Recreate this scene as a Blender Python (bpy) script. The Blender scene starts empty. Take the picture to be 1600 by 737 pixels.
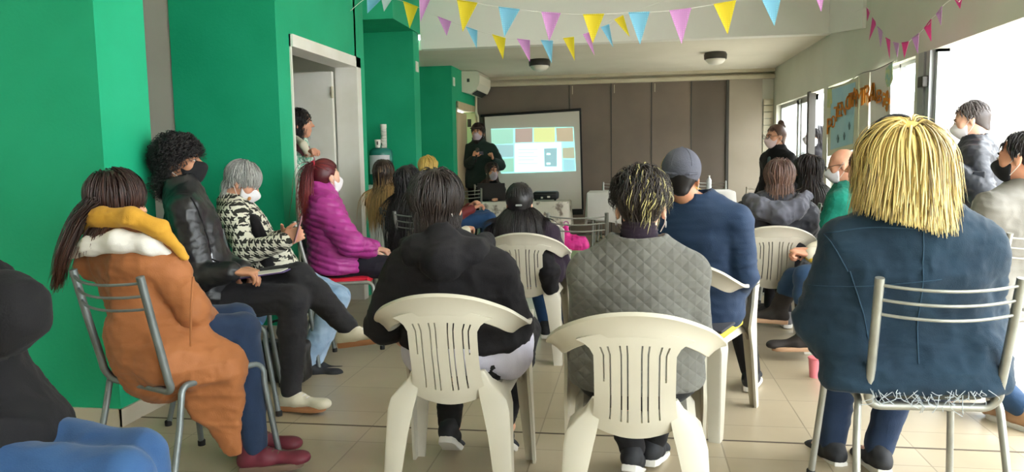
import bpy, bmesh, math, random
import numpy as np
from mathutils import Vector, Matrix
random.seed(4); rng = np.random.default_rng(7)
scene = bpy.context.scene
COL = scene.collection
PI = math.pi
R = math.radians
# ------------------------------------------------------------------ camera model (photo taken as 1600x737)
FPX, CX, CY, EYE = 1200.0, 800.0, 368.5, 1.25
YAW, PITCH, ROLL = math.atan(190/1200.0), R(5.76), R(0.92)
_f = np.array([-math.sin(YAW)*math.cos(PITCH), math.cos(YAW)*math.cos(PITCH), -math.sin(PITCH)])
_r0 = np.array([math.cos(YAW), math.sin(YAW), 0.0]); _u0 = np.cross(_r0, _f)
_r = _r0*math.cos(ROLL) - _u0*math.sin(ROLL); _u = _u0*math.cos(ROLL) + _r0*math.sin(ROLL)
CAMP = np.array([0, 0, EYE])
def ray(px, py): return _f*FPX + _r*(px-CX) + _u*(CY-py)
def P(px, py, Y):
    d = ray(px, py); return CAMP + d*(Y/d[1])
def PZ(px, py, z=0.0):
    d = ray(px, py); return CAMP + d*((z-EYE)/d[2])
def PX(px, py, X):
    d = ray(px, py); return CAMP + d*(X/d[0])
V3 = lambda *a: np.array(a, float)
def nrm(v):
    v = np.asarray(v, float); return v/(np.linalg.norm(v)+1e-12)
def azv(deg):
    "horizontal unit vector for an azimuth: 0 looks along +Y, positive turns left"
    a = R(deg); return V3(-math.sin(a), math.cos(a), 0)
# ------------------------------------------------------------------ tags
def tag(o, label=None, cat=None, group=None, kind=None):
    if label: o['label'] = label
    if cat: o['category'] = cat
    if group: o['group'] = group
    if kind: o['kind'] = kind
    return o
def empty(name, loc=(0, 0, 0), rz=0.0):
    o = bpy.data.objects.new(name, None); COL.objects.link(o)
    o.location = Vector([float(c) for c in loc]); o.rotation_euler = (0, 0, rz); o.empty_display_size = .1
    return o
def link(name, me, mats, parent=None, smooth=True):
    o = bpy.data.objects.new(name, me); COL.objects.link(o)
    if not isinstance(mats, (list, tuple)): mats = [mats]
    for m in mats:
        if m is not None: me.materials.append(m)
    if smooth and len(me.polygons):
        me.polygons.foreach_set('use_smooth', [True]*len(me.polygons))
    if parent is not None: o.parent = parent
    return o
def copy_tree(o, parent=None):
    c = o.copy(); COL.objects.link(c)
    if parent is not None: c.parent = parent
    for ch in list(o.children): copy_tree(ch, c)
    return c
# ------------------------------------------------------------------ colours and materials
def lin(c):
    if isinstance(c, str):
        c = c.lstrip('#'); c = [int(c[i:i+2], 16)/255 for i in (0, 2, 4)]
    return tuple((x/12.92 if x <= .04045 else ((x+.055)/1.055)**2.4) for x in c)
def new_mat(name):
    m = bpy.data.materials.new(name); m.use_nodes = True
    nt = m.node_tree; b = nt.nodes['Principled BSDF']
    return m, nt, b
def N(nt, t, **kw):
    n = nt.nodes.new(t)
    for k, v in kw.items():
        if k in n.inputs: n.inputs[k].default_value = v
        else: setattr(n, k, v)
    return n
def mat(name, col, rough=.6, col2=None, scale=6, detail=3, bump=0, bscale=None, metal=0, spec=.4, stretch=None, sheen=0, coat=0, bdist=.01, mixlo=.35, mixhi=.65):
    m, nt, b = new_mat(name)
    c = lin(col); b.inputs['Base Color'].default_value = (*c, 1)
    b.inputs['Roughness'].default_value = rough; b.inputs['Metallic'].default_value = metal
    b.inputs['Specular IOR Level'].default_value = spec
    if sheen: b.inputs['Sheen Weight'].default_value = sheen
    if coat: b.inputs['Coat Weight'].default_value = coat
    L = nt.links
    tc = N(nt, 'ShaderNodeTexCoord'); vec = tc.outputs['Object']
    if stretch:
        mp = N(nt, 'ShaderNodeMapping'); mp.inputs['Scale'].default_value = stretch; L.new(vec, mp.inputs['Vector']); vec = mp.outputs['Vector']
    if col2 is not None:
        nz = N(nt, 'ShaderNodeTexNoise', Scale=scale, Detail=detail); L.new(vec, nz.inputs['Vector'])
        rp = N(nt, 'ShaderNodeValToRGB'); rp.color_ramp.elements[0].position = mixlo; rp.color_ramp.elements[1].position = mixhi
        rp.color_ramp.elements[0].color = (*c, 1); rp.color_ramp.elements[1].color = (*lin(col2), 1)
        L.new(nz.outputs['Fac'], rp.inputs['Fac']); L.new(rp.outputs['Color'], b.inputs['Base Color'])
    if bump:
        nb = N(nt, 'ShaderNodeTexNoise', Scale=bscale or scale*3, Detail=4); L.new(vec, nb.inputs['Vector'])
        bp = N(nt, 'ShaderNodeBump', Strength=bump, Distance=bdist); L.new(nb.outputs['Fac'], bp.inputs['Height']); L.new(bp.outputs['Normal'], b.inputs['Normal'])
    return m
def emis(name, col, strength):
    m, nt, b = new_mat(name); b.inputs['Base Color'].default_value = (*lin(col), 1)
    b.inputs['Emission Color'].default_value = (*lin(col), 1); b.inputs['Emission Strength'].default_value = strength
    return m
# ------------------------------------------------------------------ plain mesh helpers
class MB:
    "collects shapes and links them as one mesh object"
    def __init__(s): s.v = []; s.f = []; s.mi = []
    def add(s, verts, faces, mi=0):
        o = len(s.v); s.v.extend([tuple(map(float, p)) for p in verts]); s.f.extend([tuple(i+o for i in f) for f in faces]); s.mi.extend([mi]*len(faces)); return s
    def box(s, lo, hi, mi=0):
        (x0, y0, z0), (x1, y1, z1) = lo, hi
        v = [(x0,y0,z0),(x1,y0,z0),(x1,y1,z0),(x0,y1,z0),(x0,y0,z1),(x1,y0,z1),(x1,y1,z1),(x0,y1,z1)]
        return s.add(v, [(3,2,1,0),(4,5,6,7),(0,1,5,4),(1,2,6,5),(2,3,7,6),(3,0,4,7)], mi)
    def rbox(s, lo, hi, r=.01, seg=2, mi=0):
        bm = bmesh.new(); bmesh.ops.create_cube(bm, size=1)
        c = [(a+b)/2 for a, b in zip(lo, hi)]; d = [abs(b-a) for a, b in zip(lo, hi)]
        for v in bm.verts: v.co = Vector((c[i]+v.co[i]*d[i] for i in range(3)))
        bmesh.ops.bevel(bm, geom=bm.edges[:], offset=min(r, min(d)*.49), segments=seg, affect='EDGES', profile=.5)
        bm.verts.index_update(); s.add([v.co for v in bm.verts], [[v.index for v in f.verts] for f in bm.faces], mi); bm.free(); return s
    def tube(s, pts, r, n=8, caps=True, mi=0):
        pts = [np.asarray(p, float) for p in pts]; m = len(pts)
        rs = r if hasattr(r, '__len__') else [r]*m
        V = []; F = []; ref = None
        for i, p in enumerate(pts):
            t = nrm((pts[min(i+1, m-1)]-pts[max(i-1, 0)]))
            if ref is None:
                ref = nrm(np.cross(t, (0, 0, 1) if abs(t[2]) < .9 else (1, 0, 0)))
            ref = nrm(ref - t*np.dot(ref, t)); b = np.cross(t, ref)
            for k in range(n):
                a = 2*PI*k/n; V.append(p + (ref*math.cos(a)+b*math.sin(a))*rs[i])
        for i in range(m-1):
            for k in range(n):
                a = i*n+k; b = i*n+(k+1) % n; F.append((a, b, b+n, a+n))
        if caps: F.append(tuple(range(n-1, -1, -1))); F.append(tuple(range((m-1)*n, m*n)))
        return s.add(V, F, mi)
    def lathe(s, prof, n=24, c=(0, 0, 0), mi=0):
        V = []; F = []
        for r, z in prof:
            for k in range(n): V.append((c[0]+r*math.cos(2*PI*k/n), c[1]+r*math.sin(2*PI*k/n), c[2]+z))
        for i in range(len(prof)-1):
            for k in range(n): F.append((i*n+k, i*n+(k+1) % n, (i+1)*n+(k+1) % n, (i+1)*n+k))
        F.append(tuple(range(n-1, -1, -1))); F.append(tuple(range((len(prof)-1)*n, len(prof)*n)))
        return s.add(V, F, mi)
    def prism(s, poly, d, mi=0):
        "extrude a planar polygon (3d points) by the vector d"
        n = len(poly); p = [np.asarray(q, float) for q in poly]; d = np.asarray(d, float)
        F = [tuple(range(n-1, -1, -1)), tuple(range(n, 2*n))]+[(i, (i+1) % n, (i+1) % n+n, i+n) for i in range(n)]
        return s.add(p+[q+d for q in p], F, mi)
    def loft(s, rings, caps=True, mi=0):
        n = len(rings[0]); V = [q for r in rings for q in r]; F = []
        for i in range(len(rings)-1):
            for k in range(n): F.append((i*n+k, i*n+(k+1) % n, (i+1)*n+(k+1) % n, (i+1)*n+k))
        if caps: F.append(tuple(range(n-1, -1, -1))); F.append(tuple(range((len(rings)-1)*n, len(rings)*n)))
        return s.add(V, F, mi)
    def sheet(s, G, th=.004, mi=0):
        "grid of points G[i][j] thickened along its normals"
        G = np.asarray(G, float); a, b = G.shape[:2]
        du = np.gradient(G, axis=0); dv = np.gradient(G, axis=1); nn = np.cross(du, dv); nn /= np.linalg.norm(nn, axis=2, keepdims=True)+1e-12
        top = G+nn*th/2; bot = G-nn*th/2; V = list(top.reshape(-1, 3))+list(bot.reshape(-1, 3)); o = a*b; F = []
        id = lambda i, j: i*b+j
        for i in range(a-1):
            for j in range(b-1):
                F.append((id(i,j), id(i+1,j), id(i+1,j+1), id(i,j+1))); F.append((o+id(i,j+1), o+id(i+1,j+1), o+id(i+1,j), o+id(i,j)))
        for i in range(a-1):
            F.append((id(i,0), o+id(i,0), o+id(i+1,0), id(i+1,0))); F.append((id(i+1,b-1), o+id(i+1,b-1), o+id(i,b-1), id(i,b-1)))
        for j in range(b-1):
            F.append((id(0,j+1), o+id(0,j+1), o+id(0,j), id(0,j))); F.append((id(a-1,j), o+id(a-1,j), o+id(a-1,j+1), id(a-1,j+1)))
        return s.add(V, F, mi)
    def build(s, name, mats, parent=None, smooth=False, fixn=True):
        me = bpy.data.meshes.new(name); me.from_pydata(s.v, [], s.f)
        if fixn:
            bm = bmesh.new(); bm.from_mesh(me); bmesh.ops.recalc_face_normals(bm, faces=bm.faces[:]); bm.to_mesh(me); bm.free()
        o = link(name, me, mats, parent, smooth)
        if any(s.mi): me.polygons.foreach_set('material_index', s.mi)
        if smooth: me.set_sharp_from_angle(angle=R(42))
        return o
def bez(pts, n=8):
    "smooth path through points (Catmull-Rom)"
    p = [np.asarray(q, float) for q in pts]; p = [2*p[0]-p[1]]+p+[2*p[-1]-p[-2]]; out = []
    for i in range(1, len(p)-2):
        for k in range(n):
            t = k/n; a, b, c, d = p[i-1:i+3]
            out.append(.5*((2*b)+(c-a)*t+(2*a-5*b+4*c-d)*t*t+(3*b-a-3*c+d)*t**3))
    out.append(p[-2]); return out
# ================================================================== MATERIALS OF THE PLACE
M = {}
M['green'] = mat('green_paint', '#1FA87C', .62, '#189F73', 2.2, 5, bump=.12, bscale=60, spec=.3)
M['wall'] = mat('white_wall_paint', '#DDDCCF', .8, '#D6D5C7', 1.5, 4, bump=.05, bscale=40, spec=.2)
M['wallwhite'] = mat('beam_white_paint', '#F4F1EA', .8, '#F0EDE5', 1.2, 4, spec=.2)
M['ceil'] = mat('ceiling_paint', '#E6DFD0', .85, '#DDD6C6', 1.3, 4, spec=.15)
M['greywall'] = mat('grey_panel_paint', '#BBB2A8', .7, '#B2A99F', 1.1, 3, spec=.3)
M['white'] = mat('white_enamel', '#E9E6DF', .4, '#DFDBD0', 3, 3)
M['cream'] = mat('cream_paint', '#CFC5AE', .5, '#C4B99F', 3, 3)
M['tan'] = mat('tan_door', '#D6C3A0', .5, '#C9B48E', 2, 4, stretch=(6, 6, .6))
M['alu'] = mat('aluminium_frame', '#B9BCBC', .35, '#A9ACAD', 4, 3, metal=.6)
M['dkmetal'] = mat('dark_metal', '#4A4844', .4, metal=.5)
M['black'] = mat('black_plastic', '#17171A', .45)
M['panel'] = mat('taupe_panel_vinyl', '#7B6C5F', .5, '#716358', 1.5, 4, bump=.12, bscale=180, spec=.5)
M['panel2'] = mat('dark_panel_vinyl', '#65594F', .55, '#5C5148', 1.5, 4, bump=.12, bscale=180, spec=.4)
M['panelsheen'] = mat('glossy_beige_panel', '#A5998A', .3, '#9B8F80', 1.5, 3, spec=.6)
def floor_mat():
    m, nt, b = new_mat('ceramic_floor_tiles'); L = nt.links
    tc = N(nt, 'ShaderNodeTexCoord'); br = N(nt, 'ShaderNodeTexBrick', offset=0.0)
    mp = N(nt, 'ShaderNodeMapping'); mp.inputs['Location'].default_value = (.02, .02, 0); L.new(tc.outputs['Object'], mp.inputs['Vector'])
    br.inputs['Scale'].default_value = 1; br.inputs['Mortar Size'].default_value = .0035; br.inputs['Mortar Smooth'].default_value = .3
    br.inputs['Brick Width'].default_value = .4; br.inputs['Row Height'].default_value = .4
    br.inputs['Color1'].default_value = (*lin('#B6A88E'), 1); br.inputs['Color2'].default_value = (*lin('#AEA086'), 1); br.inputs['Mortar'].default_value = (*lin('#94866F'), 1)
    L.new(mp.outputs['Vector'], br.inputs['Vector'])
    nz = N(nt, 'ShaderNodeTexNoise', Scale=2.2, Detail=6); L.new(tc.outputs['Object'], nz.inputs['Vector'])
    mx = N(nt, 'ShaderNodeMix', data_type='RGBA', blend_type='MULTIPLY'); mx.inputs['Factor'].default_value = .35
    rp = N(nt, 'ShaderNodeValToRGB'); rp.color_ramp.elements[0].color = (.6, .58, .54, 1); rp.color_ramp.elements[1].color = (1, 1, 1, 1); rp.color_ramp.elements[0].position = .3; rp.color_ramp.elements[1].position = .62
    L.new(nz.outputs['Fac'], rp.inputs['Fac']); L.new(br.outputs['Color'], mx.inputs[6]); L.new(rp.outputs['Color'], mx.inputs[7]); L.new(mx.outputs[2], b.inputs['Base Color'])
    b.inputs['Roughness'].default_value = .3; b.inputs['Specular IOR Level'].default_value = .5
    bp = N(nt, 'ShaderNodeBump', Strength=.25, Distance=.002); bp.invert = True; L.new(br.outputs['Fac'], bp.inputs['Height']); L.new(bp.outputs['Normal'], b.inputs['Normal'])
    return m
M['floor'] = floor_mat()
def glass_mat(name='window_glass', tint=(.96, .98, .97), refl=.06):
    m, nt, b = new_mat(name); nt.nodes.remove(b); L = nt.links; out = nt.nodes['Material Output']
    t = N(nt, 'ShaderNodeBsdfTransparent', Color=(*tint, 1)); g = N(nt, 'ShaderNodeBsdfGlossy', Roughness=.03)
    mx = N(nt, 'ShaderNodeMixShader'); mx.inputs[0].default_value = refl
    L.new(t.outputs[0], mx.inputs[1]); L.new(g.outputs[0], mx.inputs[2]); L.new(mx.outputs[0], out.inputs['Surface'])
    return m
M['glass'] = glass_mat()
# ================================================================== ROOM SHELL
XL, XR, YB, ZC, ZT, YN = -2.43, 2.13, 12.39, 2.55, 3.3, -3.5
def struct(name, mb, m, parent=None, smooth=False):
    o = mb.build(name, m, parent, smooth); o['kind'] = 'structure'; return o
struct('floor', MB().box((-5.2, YN-.2, -.12), (XR+.2, YB+.3, 0)), M['floor'])
j = MB().box((-2.6, 3.372, -.001), (XR, 3.385, .0015)); struct('trim_1', j, mat('joint_mastic', '#5E5448', .8))
struct('ceiling', MB().box((-5.2, YN-.2, ZT), (XR+.2, 9.1, ZT+.15)), M['wallwhite'])
struct('ceiling_back', MB().box((-3.6, 9.06, ZC), (XR+.2, YB+.3, ZC+.12)), M['ceil'])
# beam between the two ceilings, with its plastered return along the right wall
bm_ = MB().box((-2.47, 8.94, ZC-.005), (XR+.1, 9.1, ZT+.02))
q = [PX(1297, 51.5, XR), PX(1353, 44, XR)]; y0, y1 = 8.95, float(q[1][1])
bm_.prism([(XR-.03, y0, ZC-.005), (XR-.03, y1, float(q[1][2])), (XR-.03, y1, ZT), (XR-.03, y0, ZT)], (.05, 0, 0))
struct('trim_2', bm_, M['wallwhite'])
# left side: green piers with recesses between them
struct('wall_left', MB().box((-5.2, 3.25, 0), (XL, 3.62, ZT)), M['green'])
struct('wall_left_recess', MB().box((-5.2, 3.62, 0), (-5.0, 5.2, ZT)), M['green'])
struct('wall_left_panel', MB().box((-5.0, 5.10, 0), (-3.225, 5.25, ZT)), M['greywall'])
DL0, DL1, DZ = 5.33, 6.60, 2.13
w = MB().box((-3.225, 5.09, 0), (XL, 5.30, ZT)).box((XL-.17, 5.30, DZ), (XL, 6.66, ZT)).box((XL-.17, 6.62, 0), (XL, 6.86, ZT))
struct('wall_left_middle', w, M['green'])
struct('wall_left_alcove', MB().box((-4.0, 6.86, 0), (-3.85, 8.7, ZT)), M['green'])
struct('wall_left_far', MB().box((-4.0, 8.70, 0), (-2.49, 8.94, ZT)), M['green'])
struct('wall_left_pier', MB().box((-3.6, 10.62, 0), (-2.5, 10.86, ZC+.02)).box((-2.66, 10.86, 2.07), (-2.5, 12.25, ZC+.02)).box((-2.66, 12.2, 0), (-2.5, YB, ZC+.02)), M['green'])
struct('wall_left_back', MB().box((-3.75, 8.9, 0), (-3.6, YB, ZC+.02)), M['green'])
struct('beam_left_alcove', MB().box((-3.9, 7.9, 2.72), (-2.47, 9.0, ZT)), M['green'])
# skirting
struct('baseboard_left', MB().box((-5.0, 3.236, 0), (XL+.012, 3.25, .085)).box((XL, 3.236, 0), (XL+.014, 3.62, .085)).box((-3.2, 5.077, 0), (XL+.012, 5.09, .085)).box((XL, 5.077, 0), (XL+.014, 5.27, .085)), mat('skirting_tile', '#BDB3A0', .4))
struct('wall_behind', MB().box((-5.2, YN-.2, 0), (XR+.2, YN, ZT)), M['wall'])
struct('wall_left_near', MB().box((-5.35, YN, 0), (-5.2, 3.3, ZT)), M['wall'])
# back wall behind the folding partition
struct('wall_back', MB().box((-2.7, YB+.12, 0), (XR+.2, YB+.3, ZC+.1)), M['wall'])
# right wall: piers, header, sills with real openings
ZH = 1.98
rw = MB().box((XR, 4.0, ZH), (XR+.18, YB+.2, ZT)).box((XR, YN, ZH), (XR+.18, 4.0, 2.2)).box((XR, YN, 3.2), (XR+.18, 4.0, ZT)).box((XR, YN, 2.2), (XR+.18, -2.6, 3.2))
for a, b in ((YN, -2.6), (2.3, 2.6), (6.25, 6.37), (7.53, 7.89), (9.03, 9.24), (12.16, YB+.2)): rw.box((XR, a, 0), (XR+.18, b, ZH))
for a, b in ((6.37, 7.53), (7.89, 9.03), (10.98, 12.16)): rw.box((XR, a, 0), (XR+.18, b, .35))
struct('wall_right', rw, M['wall'])
def win(n, y0, y1, z0, z1, splits=(), fw=.045, m='alu', glass=True, x=XR+.1):
    t = empty('window_%d' % n, (x, (y0+y1)/2, 0)); t['kind'] = 'structure'
    f = MB(); cy = (y0+y1)/2
    for a, b, c, d in ((y0, y0+fw, z0, z1), (y1-fw, y1, z0, z1), (y0, y1, z0, z0+fw), (y0, y1, z1-fw, z1)): f.box((-.03, a-cy, c), (.03, b-cy, d))
    for s in splits: f.box((-.03, s-cy-fw/2, z0), (.03, s-cy+fw/2, z1))
    f.build('window_frame', M[m], t)
    if glass: MB().box((-.004, y0-cy+.01, z0+.01), (.004, y1-cy-.01, z1-.01)).build('pane', M['glass'], t)
    return t
win(1, 10.98, 12.16, .35, ZH, (), .05)
win(2, 10.06, 10.98, .0, ZH, (10.1, 10.75), .07)
win(3, 7.89, 9.03, .35, ZH, (8.45,), .04)
win(4, 6.37, 7.53, .35, ZH, (6.93,), .03)
win(5, -2.6, 2.3, .0, ZH, (-.9, .8), .05)
# the dark slim leaf edge of the far door standing open
d = empty('door_1', (XR, 9.93, 0)); d['kind'] = 'structure'
MB().box((-.02, -.05, 0), (.06, .06, ZH+.02)).build('door_post', M['dkmetal'], d); MB().box((-.02, .06, .95), (-.05, .09, 1.15)).build('door_handle', M['alu'], d)
# near door: metal jamb, hinge and a glass leaf opened outwards
d = empty('door_2', (XR, 6.05, 0)); d['kind'] = 'structure'
MB().box((-.01, .0, 0), (.12, .07, ZH)).box((-.02, .09, 0), (.12, .20, ZH)).build('door_frame', M['alu'], d)
MB().rbox((-.05, .02, 1.72), (.0, .12, 1.80), .006).rbox((-.05, .02, .35), (.0, .12, .43), .006).build('hinge', M['dkmetal'], d)
MB().box((.02, -.06, .0), (.10, -.02, ZH)).box((.02, -.06, ZH-.02), (1.2, -.02, ZH)).box((1.14, -.06, 0), (1.2, -.02, ZH)).box((.02, -.06, 0), (1.2, -.02, .10)).box((.1, -.055, ZH-.16), (1.14, -.03, ZH-.15)).build('leaf_frame', M['alu'], d)
MB().box((.09, -.045, .09), (1.15, -.038, ZH-.01)).build('pane', M['glass'], d)
# sloping overhang outside the near door
struct('trim_3', MB().box((XR+.18, 4.2, ZH+.02), (XR+.32, 6.3, ZH+.12)), M['wallwhite'])
win(6, -2.6, 4.0, 2.2, 3.2, (-.9, .8, 2.4), .05)  # unseen clerestory window, added to brighten the beam and left walls
# outside: a pale paved yard and a light house wall across it
M['pave'] = mat('pale_paving', '#D8D2C4', .8, '#CFC8B8', 1.5, 4)
struct('ground_outside', MB().box((XR+.2, -14, -.14), (26, 30, -.02)), M['pave'])
h = empty('house', (9.5, 13.5, 0)); tag(h, 'pale house front across the yard, seen through the open door', 'building')
MB().box((0, -9, 0), (.3, 16, 3.0)).build('wall', mat('pale_render', '#857B70', .8, '#7E746A', .6, 4), h)
MB().box((-.03, -2.4, .9), (.0, -1.2, 2.0)).box((-.03, 3.0, .9), (.0, 4.2, 2.0)).build('window', mat('faded_window', '#675D56', .4), h)
MB().box((-.04, .2, 0), (.0, 1.1, 2.1)).build('door', mat('faded_brick_door', '#7D6052', .6), h)
# ------------------------------------------------------------------ left doors
def door_frame(name, x, y0, y1, z1, fw=.085, deep=.17):
    t = empty(name, (x, (y0+y1)/2, 0)); t['kind'] = 'structure'; h_ = (y1-y0)/2
    MB().box((-deep, -h_, 0), (.012, -h_+.02, z1)).box((-deep, h_-fw, 0), (.03, h_, z1)).box((-deep, -h_, z1-fw*.8), (.03, h_, z1)).build('door_frame', M['white'], t)
    return t
t = door_frame('door_3', XL, 5.29, 6.68, 2.16, .11)
lf = MB().box((-1.02, .50, .01), (-.17, .545, 2.03)).build('door_leaf', M['white'], t)
hm = MB()
for z in (.25, 1.02, 1.8): hm.tube([(-.165, .49, z), (-.165, .49, z+.10)], .012, 8)
hm.build('hinge', M['cream'], t)
MB().box((-1.6, 1.7-.0, 0), (-1.55, 1.75, 2.4)).build('stop', M['white'], t)
struct('wall_room_beyond', MB().box((-4.9, 5.25, 0), (-4.75, 8.6, 2.6)).box((-4.75, 7.2, 0), (XL-.17, 7.3, 2.6)), M['wall'])
struct('ceiling_room_beyond', MB().box((-4.9, 5.3, 2.3), (XL-.17, 7.3, 2.36)), M['ceil'])
t = door_frame('door_4', -2.5, 10.88, 12.2, 2.08, .12)
t.children[0].data.materials[0] = M['tan']
MB().box((-.10, -.5, .01), (-.06, .3, 1.95)).build('door_leaf', M['tan'], t)
hm = MB()
for z in (1.2, 1.75): hm.box((-.05, .3, z), (.0, .36, z+.12))
hm.build('hinge', M['dkmetal'], t)
# ------------------------------------------------------------------ folding partition along the back
xs = [-2.62, -1.0] + [float(P(px, 200, YB)[0]) for px in (955, 1018, 1080, 1138, 1190)]
t = empty('folding_partition', ((xs[0]+xs[-1])/2, YB, 0)); tag(t, 'taupe folding partition of tall flat panels closing off the back of the hall', 'partition'); cx = t.location.x
for i in range(len(xs)-1):
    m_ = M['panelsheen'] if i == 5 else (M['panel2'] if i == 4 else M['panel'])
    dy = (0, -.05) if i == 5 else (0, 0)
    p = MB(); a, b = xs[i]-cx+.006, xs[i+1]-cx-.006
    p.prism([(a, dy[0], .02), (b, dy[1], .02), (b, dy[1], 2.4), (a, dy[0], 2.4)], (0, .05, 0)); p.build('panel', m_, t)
sm = MB()
for i in range(2, len(xs)-1):
    x = xs[i]-cx; sm.box((x-.008, -.008, .02), (x+.008, .04, 2.4))
sm.box((xs[5]-cx-.035, -.03, .02), (xs[5]-cx-.01, .03, 2.42))
sm.build('seam_strip', M['dkmetal'], t)
hk = MB()
for i in (1, 2, 3): hk.tube([(xs[i]-cx+.05, -.006, 2.25), (xs[i]-cx+.05, -.006, 2.38)], .006, 6)
hk.build('pull_cord', M['cream'], t)
struct('trim_4', MB().box((-2.5, YB-.10, 2.40), (XR, YB+.1, 2.455)).box((-2.5, YB-.02, 2.455), (XR, YB+.1, 2.50)).box((-2.5, YB-.08, 2.50), (XR, YB+.1, 2.56)), M['cream'])
sh = MB()
for k in range(9): sh.box((1.98, YB-.03, 1.2+k*.1), (2.12, YB+.0, 1.29+k*.1))
struct('trim_5', sh, M['cream'])
struct('wall_back_strip', MB().box((1.945, YB+.02, 0), (XR, YB+.12, 2.4)), M['wall'])
# ------------------------------------------------------------------ air conditioner, switches, lamps
M['ac'] = mat('ivory_plastic', '#E4DDCB', .4)
y0, y1 = 11.25, 12.15
t = empty('air_conditioner', (-2.497, (y0+y1)/2, 2.24)); tag(t, 'ivory split air conditioner high on the green wall over the far door', 'air conditioner')
prof = [(0, 0), (.12, -.03), (.22, .03), (.265, .12), (.27, .24), (.235, .30), (0, .30)]
MB().prism([(x, y0-(y0+y1)/2, z) for x, z in prof], (0, y1-y0, 0)).build('body', M['ac'], t)
MB().prism([(.135, -.36, -.027), (.215, -.36, .022), (.215, .36, .022), (.135, .36, -.027)], (.004, 0, -.008)).build('air_slot', M['black'], t)
MB().rbox((.08, -.452, .14), (.12, -.449, .19), .001).build('emblem', M['dkmetal'], t)
MB().tube(bez([(.1, .1, -.02), (.07, .25, -.25), (.06, .42, -.34), (.05, .44, -.6), (.03, .44, -1.2)], 6), .018, 8).build('drain_hose', M['cream'], t)
for x, y, z, lb in ((-2.49, 8.82, 2.33, 'small white switch plate on the narrow green pier edge under the white beam'), (-2.5, 10.74, 2.34, 'small white switch plate beside the air conditioner')):
    t = empty('switch_plate', (x, y, z)); tag(t, lb, 'switch', 'switch plates high on the green piers')
    MB().rbox((0, -.05, -.06), (.012, .05, .06), .004).build('plate', M['white'], t); MB().rbox((.012, -.018, -.03), (.018, .018, .03), .003).build('rocker', M['ac'], t)
M['lampglass'] = mat('frosted_lamp_glass', '#E9E4D8', .3)
for (px, py), lb in (((843, 97), 'round ceiling lamp with dark rim, left of the pair'), ((1118, 86), 'round ceiling lamp with dark rim, right of the pair')):
    p = PZ(px, py-4, ZC); t = empty('ceiling_lamp', (p[0], p[1], ZC)); tag(t, lb, 'lamp', 'ceiling lamps in the back of the hall')
    MB().lathe([(.13, 0), (.145, -.03), (.14, -.085), (.12, -.085)], 28).build('rim', M['dkmetal'], t, True)
    MB().lathe([(.125, -.07), (.12, -.10), (.09, -.135), (.04, -.152), (.001, -.156)], 28).build('lamp_shade', M['lampglass'], t, True)
# ------------------------------------------------------------------ camera, light
cam = bpy.data.cameras.new('camera'); co = bpy.data.objects.new('camera', cam); COL.objects.link(co); scene.camera = co
cam.sensor_width = 36; cam.lens = FPX/1600*36; cam.clip_start = .05; cam.clip_end = 200
co.matrix_world = Matrix(((_r[0], _u[0], -_f[0], 0), (_r[1], _u[1], -_f[1], 0), (_r[2], _u[2], -_f[2], EYE), (0, 0, 0, 1)))
scene.view_settings.view_transform = 'Standard'; scene.view_settings.look = 'None'; scene.view_settings.gamma = 1; scene.view_settings.use_curve_mapping = False
wd = bpy.data.worlds.new('daylight'); scene.world = wd; wd.use_nodes = True
bg = wd.node_tree.nodes['Background']; bg.inputs['Color'].default_value = (.93, .97, 1, 1); bg.inputs['Strength'].default_value = 7.0
scene.view_settings.exposure = 0.8
# soft sky light falling in through the glazed side of the hall
def area(name, loc, size, rot, e, col=(1, 1, 1)):
    l = bpy.data.lights.new(name, 'AREA'); l.shape = 'RECTANGLE'; l.size, l.size_y = size; l.energy = e; l.color = col
    o = bpy.data.objects.new(name, l); COL.objects.link(o); o.location = loc; o.rotation_euler = rot; return o
# ================================================================== CHAIRS
M['mono'] = mat('white_moulded_plastic', '#C2BCAD', .38, '#B7B09F', 2.5, 4, spec=.45)
M['tube'] = mat('grey_steel_tube', '#A3A39C', .38, '#8F8F88', 9, 4, metal=.55)
M['tube_dk'] = mat('darker_steel_tube', '#7E8484', .42, '#6C7272', 9, 4, metal=.5)
M['rubber'] = mat('black_rubber', '#1C1B1A', .7)
def sheet_mask(mb, G, keep, th):
    "thick sheet over a point grid, with the cells where keep is False left open"
    G = np.asarray(G, float); a, b = G.shape[:2]
    nn = np.cross(np.gradient(G, axis=0), np.gradient(G, axis=1)); nn /= np.linalg.norm(nn, axis=2, keepdims=True)+1e-12
    V = list((G+nn*th/2).reshape(-1, 3))+list((G-nn*th/2).reshape(-1, 3)); o = a*b; F = []; id = lambda i, j: i*b+j
    K = lambda i, j: 0 <= i < a-1 and 0 <= j < b-1 and keep[i][j]
    for i in range(a-1):
        for j in range(b-1):
            if not keep[i][j]: continue
            q = (id(i,j), id(i+1,j), id(i+1,j+1), id(i,j+1)); F.append(q); F.append(tuple(o+k for k in q[::-1]))
            for (di, dj), (p, r) in (((0,-1),(q[0],q[1])), ((1,0),(q[1],q[2])), ((0,1),(q[2],q[3])), ((-1,0),(q[3],q[0]))):
                if not K(i+di, j+dj): F.append((r, p, o+p, o+r))
    mb.add(V, F); return mb
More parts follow.
